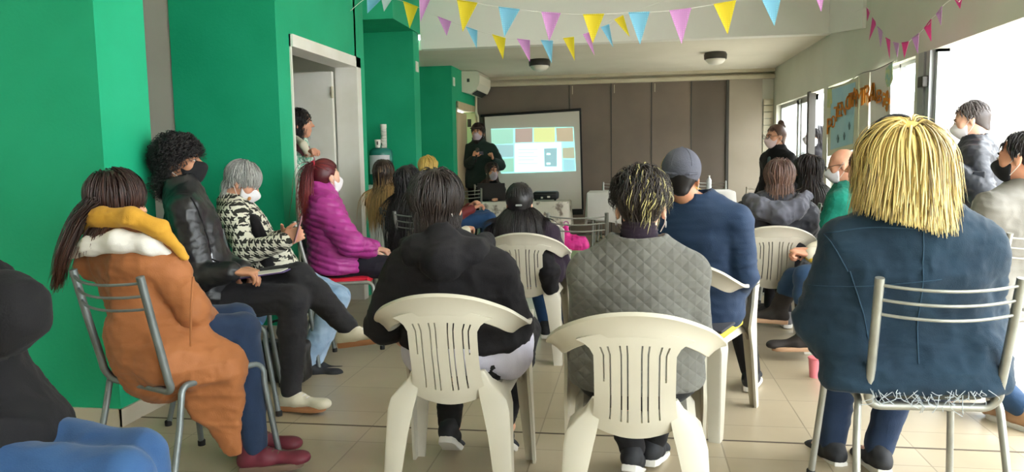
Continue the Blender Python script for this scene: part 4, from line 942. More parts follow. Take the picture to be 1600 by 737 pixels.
# ---------------------------------------------------------------- man in the leather jacket
if want('curly'):
    f = Fig((-2.12, 3.60, .57), on(285, 296, 3.56), on(281, 254, 3.60), (-80, 6, 0), fw=-62, pf=-72, sw=.18, bulk=1.02, wr=(on(378, 420, 3.62), on(362, 424, 3.36)), el=(None, on(312, 432, 3.38)), hd_dir=(V3(.8, -.5, -.1), V3(.9, .3, -.1)), curl=.5,
            an=(on(545, 512, 3.62), on(455, 612, 3.55)), kn=(on(468, 432, 3.62), on(458, 468, 3.52)), toe=(azv(-82), azv(-84)))
    f.body('man in a black leather jacket and black mask with curly black hair, legs crossed', 'skin_tan', .006)
    j = f.top('c_leather', 'leather_jacket', g=.030, ga=.024, gw=.018, hem=.10, h=.008, disp=[F_(.008, (9, 9, 14), 21), F_(.003, (26, 26, 34), 5)], collar=.022, collar_h=.055)
    f.seam(j, [on(300, 318, 3.4), on(318, 350, 3.4), on(338, 410, 3.4)], 'c_black', .004, 'zip')
    f.seam(j, [on(248, 330, 3.3), on(262, 365, 3.3), on(262, 410, 3.3)], 'c_black', .003, 'seam')
    S = Sdf(.02); S.cone(on(303, 330, 3.50), on(326, 415, 3.46), .035, .065, .02, (f.F3, .5)); f.put('shirt', S, .008, 'c_tee', F_(.004, (14, 14, 18), 7))
    f.trousers('c_trouser', .014, .008, [F_(.005, (12, 12, 18), 22), F_(.002, (30, 30, 40), 2)])
    f.mask('mask_black'); f.face('#1A1412'); f.collide()
    f.hair('h_black', n=1700, L=.14, segs=18, w=.0030, curl=.015, curlf=26, jit=.9, off=(.004, .040), line=(.050, .015, -.08), seed=6, grav=.35, capgrow=.020, taper=.7, lenfn=lambda p: np.where((p[:, 1] > -.03) & (p[:, 2] < .06), .3, np.where(p[:, 1] > .02, .6, 1.)))
    f.shoe(0, 's_cream', 's_gum', V3(1, -.10, 0), pitch=10, laces='mask_white'); f.shoe(1, 's_cream', 's_gum', V3(1, -.2, 0), pitch=4, laces='mask_white')
# ---------------------------------------------------------------- grey-haired woman with a phone
if want('grey'):
    f = Fig((-2.20, 4.42, .57), on(360, 314, 4.40), on(379, 284, 4.40), (-72, -30, 0), fw=-74, sw=.16, bulk=1.05, wr=(on(442, 372, 4.32), on(444, 376, 4.16)), el=(None, on(385, 395, 4.14)), hd_dir=(V3(.8, -.35, .35), V3(.8, .25, .40)), palm=(V3(.3, -1, .1), V3(.3, 1, .1)), curl=.75,
            an=(on(490, 565, 4.36), on(478, 568, 4.22)), toe=(azv(-80), azv(-84)))
    f.body('grey-haired woman in a black and cream checked jacket, looking down at her phone', 'skin', .005)
    f.top('c_hound', 'checked_jacket', g=.030, ga=.028, gw=.026, hem=.13, h=.008, disp=F_(.008, (9, 9, 13), 31), collar=.014, collar_h=.035)
    S = Sdf(.02); S.cone(on(398, 345, 4.30), on(420, 410, 4.30), .05, .10, .03, (f.F3, .6)); f.put('top', S, .01, 'c_blacktop')
    f.trousers('c_light', .016, .009, [F_(.006, (14, 14, 20), 32)]); f.mask('mask_white'); f.face('#5A4A42')
    lg = f.hd+f.HF@V3(.052, .090, -.062)
    S = Sdf(.0); S.ell(f.hd+f.HF@V3(.047, .088, -.066), (.020, .010, .013), f.HF, 0); f.put('mask_print', S, .003, mat('orange_print', '#D99355', .8))
    f.hair('h_grey', n=1800, L=.115, lenfn=lambda p: np.where((np.abs(p[:, 0]) > .045) & (p[:, 2] < .06) & (p[:, 1] < .04), .45, 1.), w=0.0023, seed=8, fringe=True, line=(.05, .0, -.055), off=(.006, .022), part=-.03, capgrow=.012, jit=.18, crown=(-.02, -.02, .11), taper=.5, lenvar=.25)
    for i in (0, 1): f.shoe(i, 's_black', 'rubber')
# ---------------------------------------------------------------- woman with the red ponytail
if want('red'):
    f = Fig((-2.02, 4.98, .57), on(500, 306, 5.0), on(509, 276, 5.02), (-32, 2, 0), fw=-62, sw=.165, bulk=1.1, wr=(on(585, 388, 5.15), on(578, 392, 4.95)), el=(None, on(548, 380, 4.78)), an=(V3(-1.50, 5.12, .1), V3(-1.50, 4.98, .1)))
    f.body('woman with a dark red ponytail in a magenta quilted puffer jacket', 'skin_pale', .008)
    f.top('c_magenta', 'puffer_jacket', g=.040, ga=.038, gw=.022, hem=.06, h=.008, disp=[lambda p, n: .011*np.abs(np.sin(PI*(p[:, 2]+.25*(p[:, 0]+2))/.042))**.6, F_(.005, (16, 16, 20), 41)], collar=.045, collar_h=.07)
    t_ = f.trousers('c_navyleg', .016, .009, F_(.004, (14, 14, 18), 42))
    f.mask('mask_white'); f.hair('h_red', n=798, L=.2, w=0.0031, seed=9, pony=dict(tie=(0, -.095, .085), L=.42, n=240, dir=(0, -.8, .1)), jit=.1, line=(.05, .0, -.07), off=(.004, .010))
    MB().tube([f.hd+f.HF@(V3(0, -.105, .088)+V3(.022*math.cos(a), .010*math.sin(a), .022*math.sin(a)))-f.org for a in np.linspace(0, 2*PI, 13)], .006, 6).build('hair_tie', mat('pink_hair_tie', '#D8324E', .6), f.o, True)
    for i in (0, 1): f.shoe(i, 's_black', 's_white')
    S = Sdf(.004)
    for q in (0, 9, 18): S.cone(on(543, 399+q*.6, 4.86), on(556, 397+q*.6, 4.87), .006, .006, .002)
    f.put('trouser_print', S, .004, 's_white')
# ---------------------------------------------------------------- woman standing in the doorway
if want('door'):
    b0 = on(466, 226, 5.95); f = Fig((b0[0], 5.95, .92), (b0[0], 5.95, b0[2]), on(468, 193, 5.97), (-75, 0, 0), fw=-60, sw=.16, wr=(on(482, 246, 5.75), (b0[0]+.05, 5.7, .9)), an=((b0[0]-.05, 6.03, .09), (b0[0]+.02, 5.85, .09)), kn=((b0[0], 6.03, .5), (b0[0]+.06, 5.85, .5)))
    f.body('dark-haired woman in a green print top standing half hidden in the white doorway', 'skin', .009)
    f.top('c_grn', 'top', g=.02, hem=.12, h=.011, disp=F_(.005)); f.trousers('c_blacktr', .016, .012)
    S = Sdf(.02); S.chain([on(458, 226, 5.85), on(474, 232, 5.75), on(484, 252, 5.78), on(488, 290, 5.85)], [.035, .04, .04, .035], .02); f.put('scarf', S, .009, 'c_scarf', F_(.006, (20, 20, 24), 2))
    S = Sdf(.02); S.chain([on(462, 216, 5.80), on(474, 226, 5.70), on(481, 240, 5.70)], [.025, .030, .026], .02); f.put('collar', S, .008, 'c_cream')
    f.collide(); f.hair('h_black', n=608, L=.24, w=0.0037, seed=10, line=(.05, .0, -.075), curl=.006, curlf=14); f.face()
    for i in (0, 1): f.shoe(i, 's_black', 's_white')
# ---------------------------------------------------------------- two long-haired women, and a fair-haired person further on
def seated(X, Y, fw, label, nk, hd, head, skin='skin', h=.011, z=.57, **k):
    f = Fig((X, Y, z), nk, hd, head, fw=fw, **k); f.body(label, skin, h); return f
if want('far'):
    f = seated(-1.82, 6.32, -8, 'woman with brown to blonde ombre hair, seated against the green wall', on(600, 303, 6.28), on(599, 272, 6.3), (5, -4, 4)); f.top('c_blacktop', 'top', g=.022, h=.012, disp=F_(.005)); f.trousers('c_blacktr', .016, .013); f.collide(.05)
    f.hair('h_ombre', n=722, L=.50, part=0, w=0.0043, seed=12, jit=.12, off=(.004, .02)); [f.shoe(i, 's_black', 's_white', h=.009) for i in (0, 1)]
    f = seated(-1.52, 5.86, -14, 'woman with very long dark wavy hair and a cream top, seated by the green pier', on(640, 312, 5.84), on(637, 283, 5.86), (-18, -4, 0)); f.top('c_cream', 'top', g=.022, h=.012, disp=F_(.005)); f.trousers('c_navyleg', .016, .013); f.collide(.05)
    f.hair('h_black', n=874, L=.68, part=.02, w=0.0043, seed=13, jit=.16, off=(.006, .03), curl=.006, curlf=12); [f.shoe(i, 's_black', 's_white', h=.009) for i in (0, 1)]
    f = seated(-1.98, 7.85, -80, 'fair-haired person in a maroon jacket and blue jeans, mostly hidden behind the black hoodie', on(684, 285, 7.85), on(670, 262, 7.85), (-50, -8, 0), wr=(on(735, 322, 7.9), on(738, 326, 7.7)), kn=(on(758, 338, 7.95), on(764, 342, 7.75)), an=(V3(-1.45, 7.95, .1), V3(-1.42, 7.75, .1)), la=1.2)
    f.top('c_brownmaroon', 'jacket', g=.035, ga=.035, hem=.06, h=.012, disp=F_(.006)); f.trousers('c_jeans', .02, .012); f.hair('h_fair', n=418, L=.22, w=0.0050, seed=14); [f.shoe(i, 's_black', 's_white', h=.009) for i in (0, 1)]
# ---------------------------------------------------------------- person in the black hoodie
if want('hoodie'):
    f = Fig((-.635, 2.80, .55), on(694, 392, 2.78), on(684, 318, 2.80), (-24, -4, 0), fw=-4, sw=.168, bulk=1.12, wr=(on(640, 540, 3.12), on(775, 560, 3.10)), el=(on(603, 505, 2.80), on(800, 500, 2.82)), an=(on(703, 662, 3.10), on(785, 660, 3.10)), toe=(azv(4), azv(-6)), kn=(V3(-.78, 3.18, .52), V3(-.46, 3.18, .52)), sh_up=.01)
    f.body('dark-haired person in a black hoodie with pale shirt hem, on a white chair', 'skin', .009)
    f.top('c_black', 'hoodie', g=.035, ga=.036, gw=.026, hem=-.005, h=.009, disp=[F_(.009, (8, 8, 10), 51), F_(.005, (4, 4, 16), 7), F_(.003, (24, 24, 30), 6)], collar=.02, skirt=.02)
    S = Sdf(.04); S.chain([on(640, 385, 2.86), on(652, 393, 2.72), on(690, 405, 2.66), on(738, 397, 2.72), on(758, 380, 2.86)], [.042, .052, .058, .052, .042], .04); S.cone(on(690, 375, 2.72), on(692, 420, 2.66), .07, .05, .05, (V3(0, 1, .3), .6)); f.put('hood', S, .008, 'c_black', F_(.006, (14, 14, 18), 9))
    S = Sdf(.05); S.ell(f.pel+V3(0, -.01, -.005), (.215, .17, .105), None, .04); S.cone(f.pel+V3(.16, .0, -.03), f.pel+V3(.15, .2, -.03), .10, .09, .04); S.cone(f.pel+V3(-.15, .0, -.03), f.pel+V3(-.14, .2, -.03), .095, .085, .04); f.put('shirt_hem', S, .009, 'c_lilac', F_(.006, (12, 12, 10), 4))
    f.trousers('c_blacktr', .012, .009, F_(.007, (16, 16, 26), 5))
    f.hair('h_brown', n=2400, thick=.15, L=1, lenfn=lambda p: (p[:, 2]+.115)*1.15+.025, w=0.0023, seed=15, line=(.05, .0, -.01), off=(.006, .026), capgrow=.014, jit=.22, crown=(.01, -.04, .115), taper=.3, lenvar=.3)
    f.mask('mask_black')
    for i in (0, 1): f.shoe(i, 's_black', 's_white', V3((-.05, .12)[i], 1, 0), pitch=-32)
# ---------------------------------------------------------------- woman with long black hair
if want('black'):
    f = Fig((-.66, 4.86, .56), on(810, 346, 4.80), on(812, 316, 4.82), (2, -6, 0), fw=0, sw=.17, bulk=1.05, an=(V3(-.60, 5.25, .1), V3(-.44, 5.3, .1)))
    f.body('woman with long straight black hair clipped back, in a black top, on a white chair', 'skin', .010)
    f.top('c_purple', 'top', g=.025, ga=.026, hem=.10, h=.010, disp=F_(.006, seed=61)); f.trousers('c_jeans', .014, .012); f.collide(.045)
    f.hair('h_black', n=1612, L=.34, w=0.0028, seed=16, jit=.07, back=.06, off=(.004, .014), part=0, line=(.05, .0, -.075))
    S = Sdf(.03); S.chain([on(852, 398, 4.62), on(857, 425, 4.60), on(860, 448, 4.62)], [.05, .062, .045], .03); f.put('cardigan_sleeve', S, .009, 'c_blacktop', F_(.012, (14, 14, 18), 3))
    MB().rbox((f.hd+V3(.01, -.112, -.012)-f.org)-V3(.02, .008, .006), (f.hd+V3(.01, -.112, -.012)-f.org)+V3(.02, .008, .006), .004).build('hair_clip', M['alu'], f.o)
    for i in (0, 1): f.shoe(i, 's_black', 's_white')
# ---------------------------------------------------------------- person in the quilted grey jumper
if want('quilt'):
    f = Fig((.01, 2.56, .55), on(998, 384, 2.56), on(1001, 322, 2.60), (0, -6, 0), fw=0, sw=.158, bulk=1.02, wr=(on(930, 600, 2.95), on(1062, 600, 2.95)), el=(on(918, 520, 2.62), on(1082, 530, 2.62)), an=(V3(.0, 2.98, .10), V3(.08, 3.08, .10)), kn=(V3(-.14, 3.0, .52), V3(.16, 3.0, .52)), toe=(azv(-10), azv(-14)))
    f.body('person with bleached streaks in short dark hair and a quilted grey jumper, nearest white chair', 'skin_pale', .006)
    f.top('c_quilt', 'jumper', g=.028, ga=.026, gw=.02, hem=.06, h=.008, disp=[F_(.006, (7, 7, 9), 71)], collar=.034, collar_h=.012, skirt=.015)
    S = Sdf(.02); S.cone(f.nk-f.up*.02, f.nk+f.up*.045, .066, .062, .02); f.put('turtleneck', S, .006, 'c_purple', lambda p, n: .002*np.sin(p[:, 2]*500))
    f.trousers('c_blacktr', .016, .010, F_(.005)); f.mask('mask_black', h=.006)
    def stk(p, rg): return ((rg.random(len(p)) < np.where(p[:, 0] > -.01, .17, .03)) & (p[:, 2] > .02)).astype(float)*rg.uniform(.5, 1, len(p))
    f.hair('h_undercut', n=1900, L=.125, lenfn=lambda p: np.where(np.abs(p[:, 0]) > .05, .5, 1.), w=.0019, seed=17, line=(.05, .03, .035), crown=(-.02, -.03, .115), off=(.006, .030), streak=stk, jit=.5, lenvar=.5, capgrow=.006, curl=.006, curlf=7, sidesweep=.25, taper=.25)
    f.hair('h_undercut', n=700, L=.035, segs=5, w=.0028, seed=18, line=(.05, .012, -.085), off=(.002, .006), cap=False, jit=.3, name='undercut')
    for q in (1, -1): MB().tube([f.hd+f.HF@(V3(q*.082, -.006, -.050)+V3(0, .010*math.sin(a), .010*math.cos(a)-.010))-f.org for a in np.linspace(0, 2*PI, 11)], .0022, 6).build('earring', M['alu'], f.o, True)
    f.shoe(0, 's_black', 's_white', pitch=-25); f.shoe(1, 's_black', 's_white', pitch=-10)
# ---------------------------------------------------------------- man in the grey cap
if want('cap'):
    f = Fig((.28, 3.74, .57), on(1086, 314, 3.66), on(1064, 276, 3.62), (-4, -4, 2), fw=-16, sw=.185, bulk=1.15, wr=(on(1060, 480, 4.1), on(1140, 480, 4.1)), el=(None, on(1160, 430, 3.66)), an=(V3(.38, 4.2, .1), V3(.62, 4.15, .1)))
    f.body('man in a grey baseball cap and navy sweatshirt, seen from behind', 'skin_tan', .009)
    f.top('c_navy', 'sweatshirt', g=.030, ga=.028, hem=.12, h=.009, disp=[F_(.007, (8, 8, 11), 81), F_(.006, (4, 4, 17), 9)], collar=.018, collar_h=.03); f.trousers('c_blacktr', .016, .011)
    f.hair('h_black', n=420, L=.03, segs=5, w=.003, seed=19, line=(.05, .0, -.055), off=(.002, .006), capgrow=.003); f.mask('mask_black', h=.008)
    HW = lambda x, y, z: f.hd+f.HF@V3(x, y, z)
    S = Sdf(.02); S.ell(HW(0, -.012, .034), (.090, .108, .098), f.HF); S.cut(HW(0, 0, -.026), f.HF@V3(0, -.12, -1), .004); S.ell(HW(0, -.11, -.034), (.034, .05, .036), f.HF, .004, 1); S.ell(HW(0, -.012, .030), (.080, .098, .088), f.HF, .003, 1)
    c = f.put('cap', S, .005, mat('slate_cap_cotton', '#555661', .8, '#4C4D58', 12, 3, bump=.2, bscale=150))
    bt = []
    for a in np.linspace(-1.1, 1.1, 9): bt.append([HW(.088*math.sin(a)*.95, .062+.10*math.cos(a)*r_-.0, .030-.012*r_+.012*math.cos(a)*0) - f.org for r_ in (.2, .6, 1.0)])
    MB().sheet(bt, .004).build('peak', c.data.materials[0], c, True)
    MB().lathe([(.008, -.004), (.007, .004), (.001, .006)], 10, HW(0, -.012, .132)-f.org).build('button', c.data.materials[0], c, True)
    for k in range(6):
        a = k*PI/3+.5; MB().tube([HW(.0905*math.sin(a)*math.sin(t), -.012+.1085*math.cos(a)*math.sin(t), .034+.0985*math.cos(t))-f.org for t in np.linspace(.05, 1.45, 9)], .0013, 5).build('seam', c.data.materials[0], c, True)
    S = Sdf(); S.chain([HW(q*.072, -.088, .012) if abs(q) > .9 else HW(q*.07, -.112, .008) for q in (-1, -.5, 0, .5, 1)], [.006]*5, .004, (f.HF[:, 1], .5)); f.put('strap', S, .004, c.data.materials[0], parent=c)
    for i in (0, 1): f.shoe(i, 's_black', 's_white')
# ---------------------------------------------------------------- fair woman beyond the man in the cap
if want('beyond'):
    f = seated(.30, 5.02, 0, 'fair-haired woman almost hidden behind the man in the grey cap', on(1064, 306, 5.0), on(1060, 270, 5.0), (6, -2, 0)); f.top('c_cream', 'top', g=.022, h=.012, disp=F_(.005)); f.trousers('c_blacktr', .016, .013); f.collide(.04)
    f.hair('h_fair', n=570, L=.30, part=0, w=0.0050, seed=20, off=(.008, .035)); [f.shoe(i, 's_black', 's_white', h=.009) for i in (0, 1)]
# ---------------------------------------------------------------- person in the hooded anorak
if want('anorak'):
    f = Fig((.89, 5.28, .56), on(1214, 318, 5.24), on(1218, 279, 5.26), (-8, -8, 0), fw=-2, sw=.18, bulk=1.15, an=(V3(.75, 5.7, .1), V3(1.10, 5.72, .1)))
    f.body('person with bobbed chestnut hair in a slate hooded anorak, on a white chair', 'skin', .010)
    f.top('c_anorak', 'anorak', g=.045, ga=.045, gw=.03, hem=.08, h=.010, disp=[F_(.012, (9, 9, 12), 91), F_(.005, (26, 26, 30), 3)], skirt=.02)
    S = Sdf(.03); S.chain([on(1172, 312, 5.2), on(1190, 326, 5.08), on(1218, 334, 5.04), on(1244, 326, 5.08), on(1258, 308, 5.2)], [.04, .055, .065, .055, .04], .04); f.put('hood', S, .009, 'c_hoodgrey', [F_(.012, (16, 16, 18), 5), F_(.005, (40, 40, 40), 8)])
    f.trousers('c_blacktr', .016, .013); f.hair('h_chestnut', n=1700, thick=.15, L=1, lenfn=lambda p: (p[:, 2]+.12)*1.15+.03, w=.0026, seed=21, part=.01, fringe=True, line=(.05, .0, -.07), off=(.008, .028), jit=.14)
    f.shoe(0, 's_black', 's_white', h=.009); f.shoe(1, 's_grey', 's_white', h=.008)
# ---------------------------------------------------------------- row on the right, facing left
if want('right'):
    f = seated(1.42, 6.62, 40, 'person with long dark brown hair and dark mask seated by the window, side on', on(1272, 300, 6.60), on(1262, 265, 6.6), (55, -6, 0), sw=.16); f.top('c_maroon', 'jumper', g=.025, h=.012, disp=F_(.006)); f.trousers('c_blacktr', .016, .013); f.mask('mask_black', h=.008); f.face(); f.collide(.04)
    f.hair('h_brown', n=722, L=.40, w=0.0043, seed=22, part=.0, line=(.055, .01, -.075), off=(.008, .03), jit=.16); [f.shoe(i, 's_black', 's_white', h=.009) for i in (0, 1)]
    f = seated(1.52, 5.95, 62, 'shaven-headed person in an emerald green knitted jumper seated side on', on(1324, 296, 5.95), on(1316, 258, 5.92), (70, -14, 0), sw=.18, bulk=1.15); f.top('c_green', 'jumper', g=.035, ga=.035, h=.010, disp=[F_(.008, (12, 12, 14), 3), F_(.004, (40, 40, 50), 6)], collar_h=.04); f.trousers('c_blacktr', .016, .013); f.mask('mask_white', h=.008)
    [f.shoe(i, 's_black', 's_white', h=.009) for i in (0, 1)]
    HW = lambda x, y, z: f.hd+f.HF@V3(x, y, z)-f.org
    g = MB()
    for q in (1, -1): g.tube([HW(q*.032+.022*math.cos(a), .112, .004+.018*math.sin(a)) for a in np.linspace(0, 2*PI, 13)], .002, 6).tube([HW(q*.056, .108, .008), HW(q*.082, .04, .010), HW(q*.084, -.02, .002)], .002, 6)
    g.build('glasses', M['black'], f.o, True)
    f = Fig((1.56, 4.98, .57), on(1372, 312, 4.95), on(1352, 262, 4.93), (58, 2, 0), fw=66, sw=.16, bulk=1.0, wr=(on(1266, 398, 4.78), on(1268, 392, 4.9)), hd_dir=(V3(-1, .1, .2), V3(-1, -.2, .1)), el=(on(1335, 400, 4.75), None), kn=(on(1258, 432, 4.76), on(1240, 436, 4.94)), an=(on(1256, 524, 4.80), on(1214, 482, 4.98)), toe=(azv(80), azv(84)), curl=.9)
    f.body('woman in black suede boots and yellow cuffs, partly hidden by the blonde woman', 'skin', .007)
    f.top('c_cream', 'top', g=.024, ga=.022, h=.010, disp=F_(.005)); f.trousers('c_denim', .010, .009, F_(.005, seed=4), upto=.5); f.collide(.04)
    for i in (0, 1): S = Sdf(.01); S.cone(f.wr[i]-f.hdir[i]*.075, f.wr[i]-f.hdir[i]*.01, .046, .044, .01); f.put('cuff', S, .006, 'c_yellow')
    f.hair('h_brown', n=798, L=.34, w=0.0037, seed=24, back=.3, line=(.05, .0, -.07), jit=.12)
    MB().tube([f.hd+f.HF@V3(.088*math.sin(a), .02, .03+.104*math.cos(a))-f.org for a in np.linspace(-1.7, 1.7, 17)], .007, 8).build('headband', M['c_lining'], f.o, True)
    f.shoe(0, 's_suede', 's_tan', V3(-1, -.05, 0), boot=.66); f.shoe(1, 's_suede', 's_tan', V3(-1, .05, 0), pitch=4, boot=.66)
# ---------------------------------------------------------------- blonde woman in denim
if want('blonde'):
    f = Fig((.985, 2.80, .58), on(1418, 345, 2.70), on(1412, 257, 2.70), (6, -4, 0), fw=4, sw=.205, bulk=1.42, wr=(on(1305, 560, 3.12), on(1500, 540, 3.15)), el=(on(1276, 500, 2.76), on(1530, 490, 2.80)), an=(on(1300, 690, 3.22), on(1372, 700, 3.12)), kn=(V3(.84, 3.20, .54), V3(1.10, 3.18, .54)), toe=(azv(14), azv(4)), hs=1.08)
    f.body('blonde woman in a dark denim jacket seated in front at right', 'skin_pale', .009)
    def ex(S): S.cone(on(1340, 590, 2.66), on(1510, 590, 2.66), .12, .12, .08, (V3(0, 1, 0), .8)); S.cone(on(1320, 520, 2.72), on(1345, 420, 2.72), .09, .10, .06)
    j = f.top('c_jacketdenim', 'denim_jacket', g=.030, ga=.034, gw=.024, hem=.11, h=.009, disp=[F_(.008, (7, 7, 10), 101), F_(.007, (3.5, 3.5, 17), 44), F_(.003, (24, 24, 34), 3)], collar=.024, collar_h=.06, extra=ex, skirt=.01)
    tw = V3(0, 1, -.05)
    f.seam(j, [on(1282, 385, 2.3), on(1350, 372, 2.3), on(1420, 362, 2.3), on(1500, 365, 2.3)], 'c_seam', .0022, 'yoke_seam', tw)
    f.seam(j, [on(1338, 376, 2.3), on(1356, 410, 2.3), on(1372, 440, 2.3)], 'c_seam', .002, 'seam', tw); f.seam(j, [on(1376, 440, 2.3), on(1400, 520, 2.3), on(1416, 600, 2.3)], 'c_seam', .002, 'seam', tw); f.seam(j, [on(1500, 366, 2.3), on(1496, 480, 2.3), on(1490, 600, 2.3)], 'c_seam', .002, 'seam', tw); f.seam(j, [on(1300, 470, 2.3), on(1400, 466, 2.3), on(1530, 452, 2.3)], 'c_seam', .0015, 'seam', tw)
    fr = MB(); rg = np.random.default_rng(5)
    for k in range(48):
        a = on(rg.uniform(1360, 1550), 612+rg.uniform(-6, 8), 2.56); e = a+V3(rg.uniform(-.05, .05), rg.uniform(-.02, .0), -rg.uniform(.01, .06)); fr.tube([p-f.org for p in bez([a, (a+e)/2+V3(rg.uniform(-.02, .02), -.01, -.005), e], 3)], .0012, 4)
    o = fr.build('frayed_threads', M['c_fray'], f.o); o['kind'] = 'stuff'
    f.trousers('c_navyjean', .018, .010, F_(.005, seed=9)); f.collide(.05)
    S = Sdf(.02); S.cone(on(1290, 546, 2.685), on(1318, 558, 2.63), .024, .016, .02); f.put('shirt', S, .008, 'c_red')
    def stk(p, rg): return ((rg.random(len(p)) < np.where(p[:, 0] < -.02, .06, .012)) | ((np.abs(p[:, 0]-.005) < .006) & (rg.random(len(p)) < .4))).astype(float)*.75
    f.col = []; f.hair('h_blonde', n=5200, L=1, segs=14, w=.0036, thick=.12, seed=25, part=.012, line=(.05, .03, .02), off=(.014, .074), grow=.7, flare=.16, jit=.085, streak=stk, capgrow=.014, lenvar=.30, taper=.45, zfall=.01, grav=.8, curl=.004, curlf=4, lenfn=lambda p: ((p[:, 2]+.135)*1.15+.02)*(1+.25*np.clip(p[:, 0]*8, -.6, 1)))
    MB().tube([f.hd+f.HF@V3(.112*math.sin(a)-.01, .03, .03+.135*math.cos(a))-f.org for a in np.linspace(-1.2, .35, 17)], .006, 8).build('headband', M['black'], f.o, True)
    for i in (0, 1): f.shoe(i, 's_black', 's_white', pitch=-8)
# ---------------------------------------------------------------- standing men and women
def stand(px, py, Y, az, label, skin='skin', h=.012, head=None, nky=30, fw=None, wr=(None, None), sw=.17, bulk=1.0, legs=True, pelz=.93, lean=0, **k):
    hd_ = on(px, py, Y); nk_ = on(px, py, Y)-azv(az)*.03-V3(0, 0, .17); fw = az if fw is None else fw; F2 = azv(fw); Rr_ = azv(fw-90); pel = V3(nk_[0], nk_[1], pelz)-F2*lean
    w = [pel+Rr_*q*.24+F2*.08-V3(0, 0, .10) if wr[i] is None else wr[i] for i, q in ((0, -1), (1, 1))]
    an = [V3(pel[0], pel[1], .09)+Rr_*q*.10+F2*(.04*q) for q in (-1, 1)]; kn = [V3(pel[0], pel[1], .5)+Rr_*q*.095+F2*.03 for q in (-1, 1)]
    f = Fig(pel, nk_, hd_, head or (az, 0, 0), fw=fw, sw=sw, bulk=bulk, wr=w, an=an, kn=kn, **k); f.body(label, skin, h); return f
if want('bomber'):
    f = stand(1518, 187, 5.45, 62, 'man in a black bomber jacket and white mask standing at the open glass door', 'skin_pale', .008, (60, -14, 0), fw=64, wr=(on(1492, 262, 5.2), on(1486, 268, 5.5)), sw=.185, bulk=1.12, pelz=.86, lean=.05, curl=.8)
    f.top('c_bomber', 'bomber_jacket', g=.035, ga=.034, gw=.022, hem=.10, h=.009, disp=[F_(.010, (9, 9, 12), 111), F_(.003, (26, 26, 30), 2)], collar=.02, collar_h=.055); f.trousers('c_denim', .02, .011, F_(.005)); f.mask('mask_white', h=.006); f.face()
    S = Sdf(.01); m_ = f.sh[0]*.5+f.el[0]*.5; S.box(m_+azv(66+90)*.085, (.035, .006, .05), frame(azv(156)), .005); f.put('sleeve_pocket', S, .005, 'c_bomber')
    f.hair('h_salt', n=520, L=.045, segs=6, w=.003, seed=26, line=(.062, .015, -.075), off=(.003, .010), capgrow=.004, jit=.3, crown=(0, .02, .12)); [f.shoe(i, 's_black', 's_white', h=.008) for i in (0, 1)]
if want('greyjacket'):
    f = Fig((1.845, 4.25, .57), on(1604, 300, 4.10), on(1596, 245, 4.08), (46, -4, 0), fw=24, sw=.175, bulk=1.15, wr=(on(1536, 452, 4.55), on(1590, 440, 4.60)), el=(on(1540, 405, 4.18), None), an=(PZ(1602, 640, .09), V3(1.88, 4.75, .1)), toe=(azv(25), azv(10)))
    f.body('man in a warm grey jacket and black mask seated at the right edge', 'skin', .008)
    f.top('c_greyjacket', 'jacket', g=.040, ga=.040, gw=.03, hem=.16, h=.009, disp=[F_(.010, (8, 8, 11), 121), F_(.003, (26, 26, 30), 2)], collar=.026, collar_h=.07); f.trousers('c_denim', .018, .011, F_(.005)); f.mask('mask_black', h=.006); f.face('#1A1412')
    f.hair('h_black', n=420, L=.05, segs=6, w=.0035, seed=27, line=(.06, .01, -.08), off=(.003, .012), capgrow=.006, jit=.3); [f.shoe(i, 's_tan', 's_white', h=.008) for i in (0, 1)]
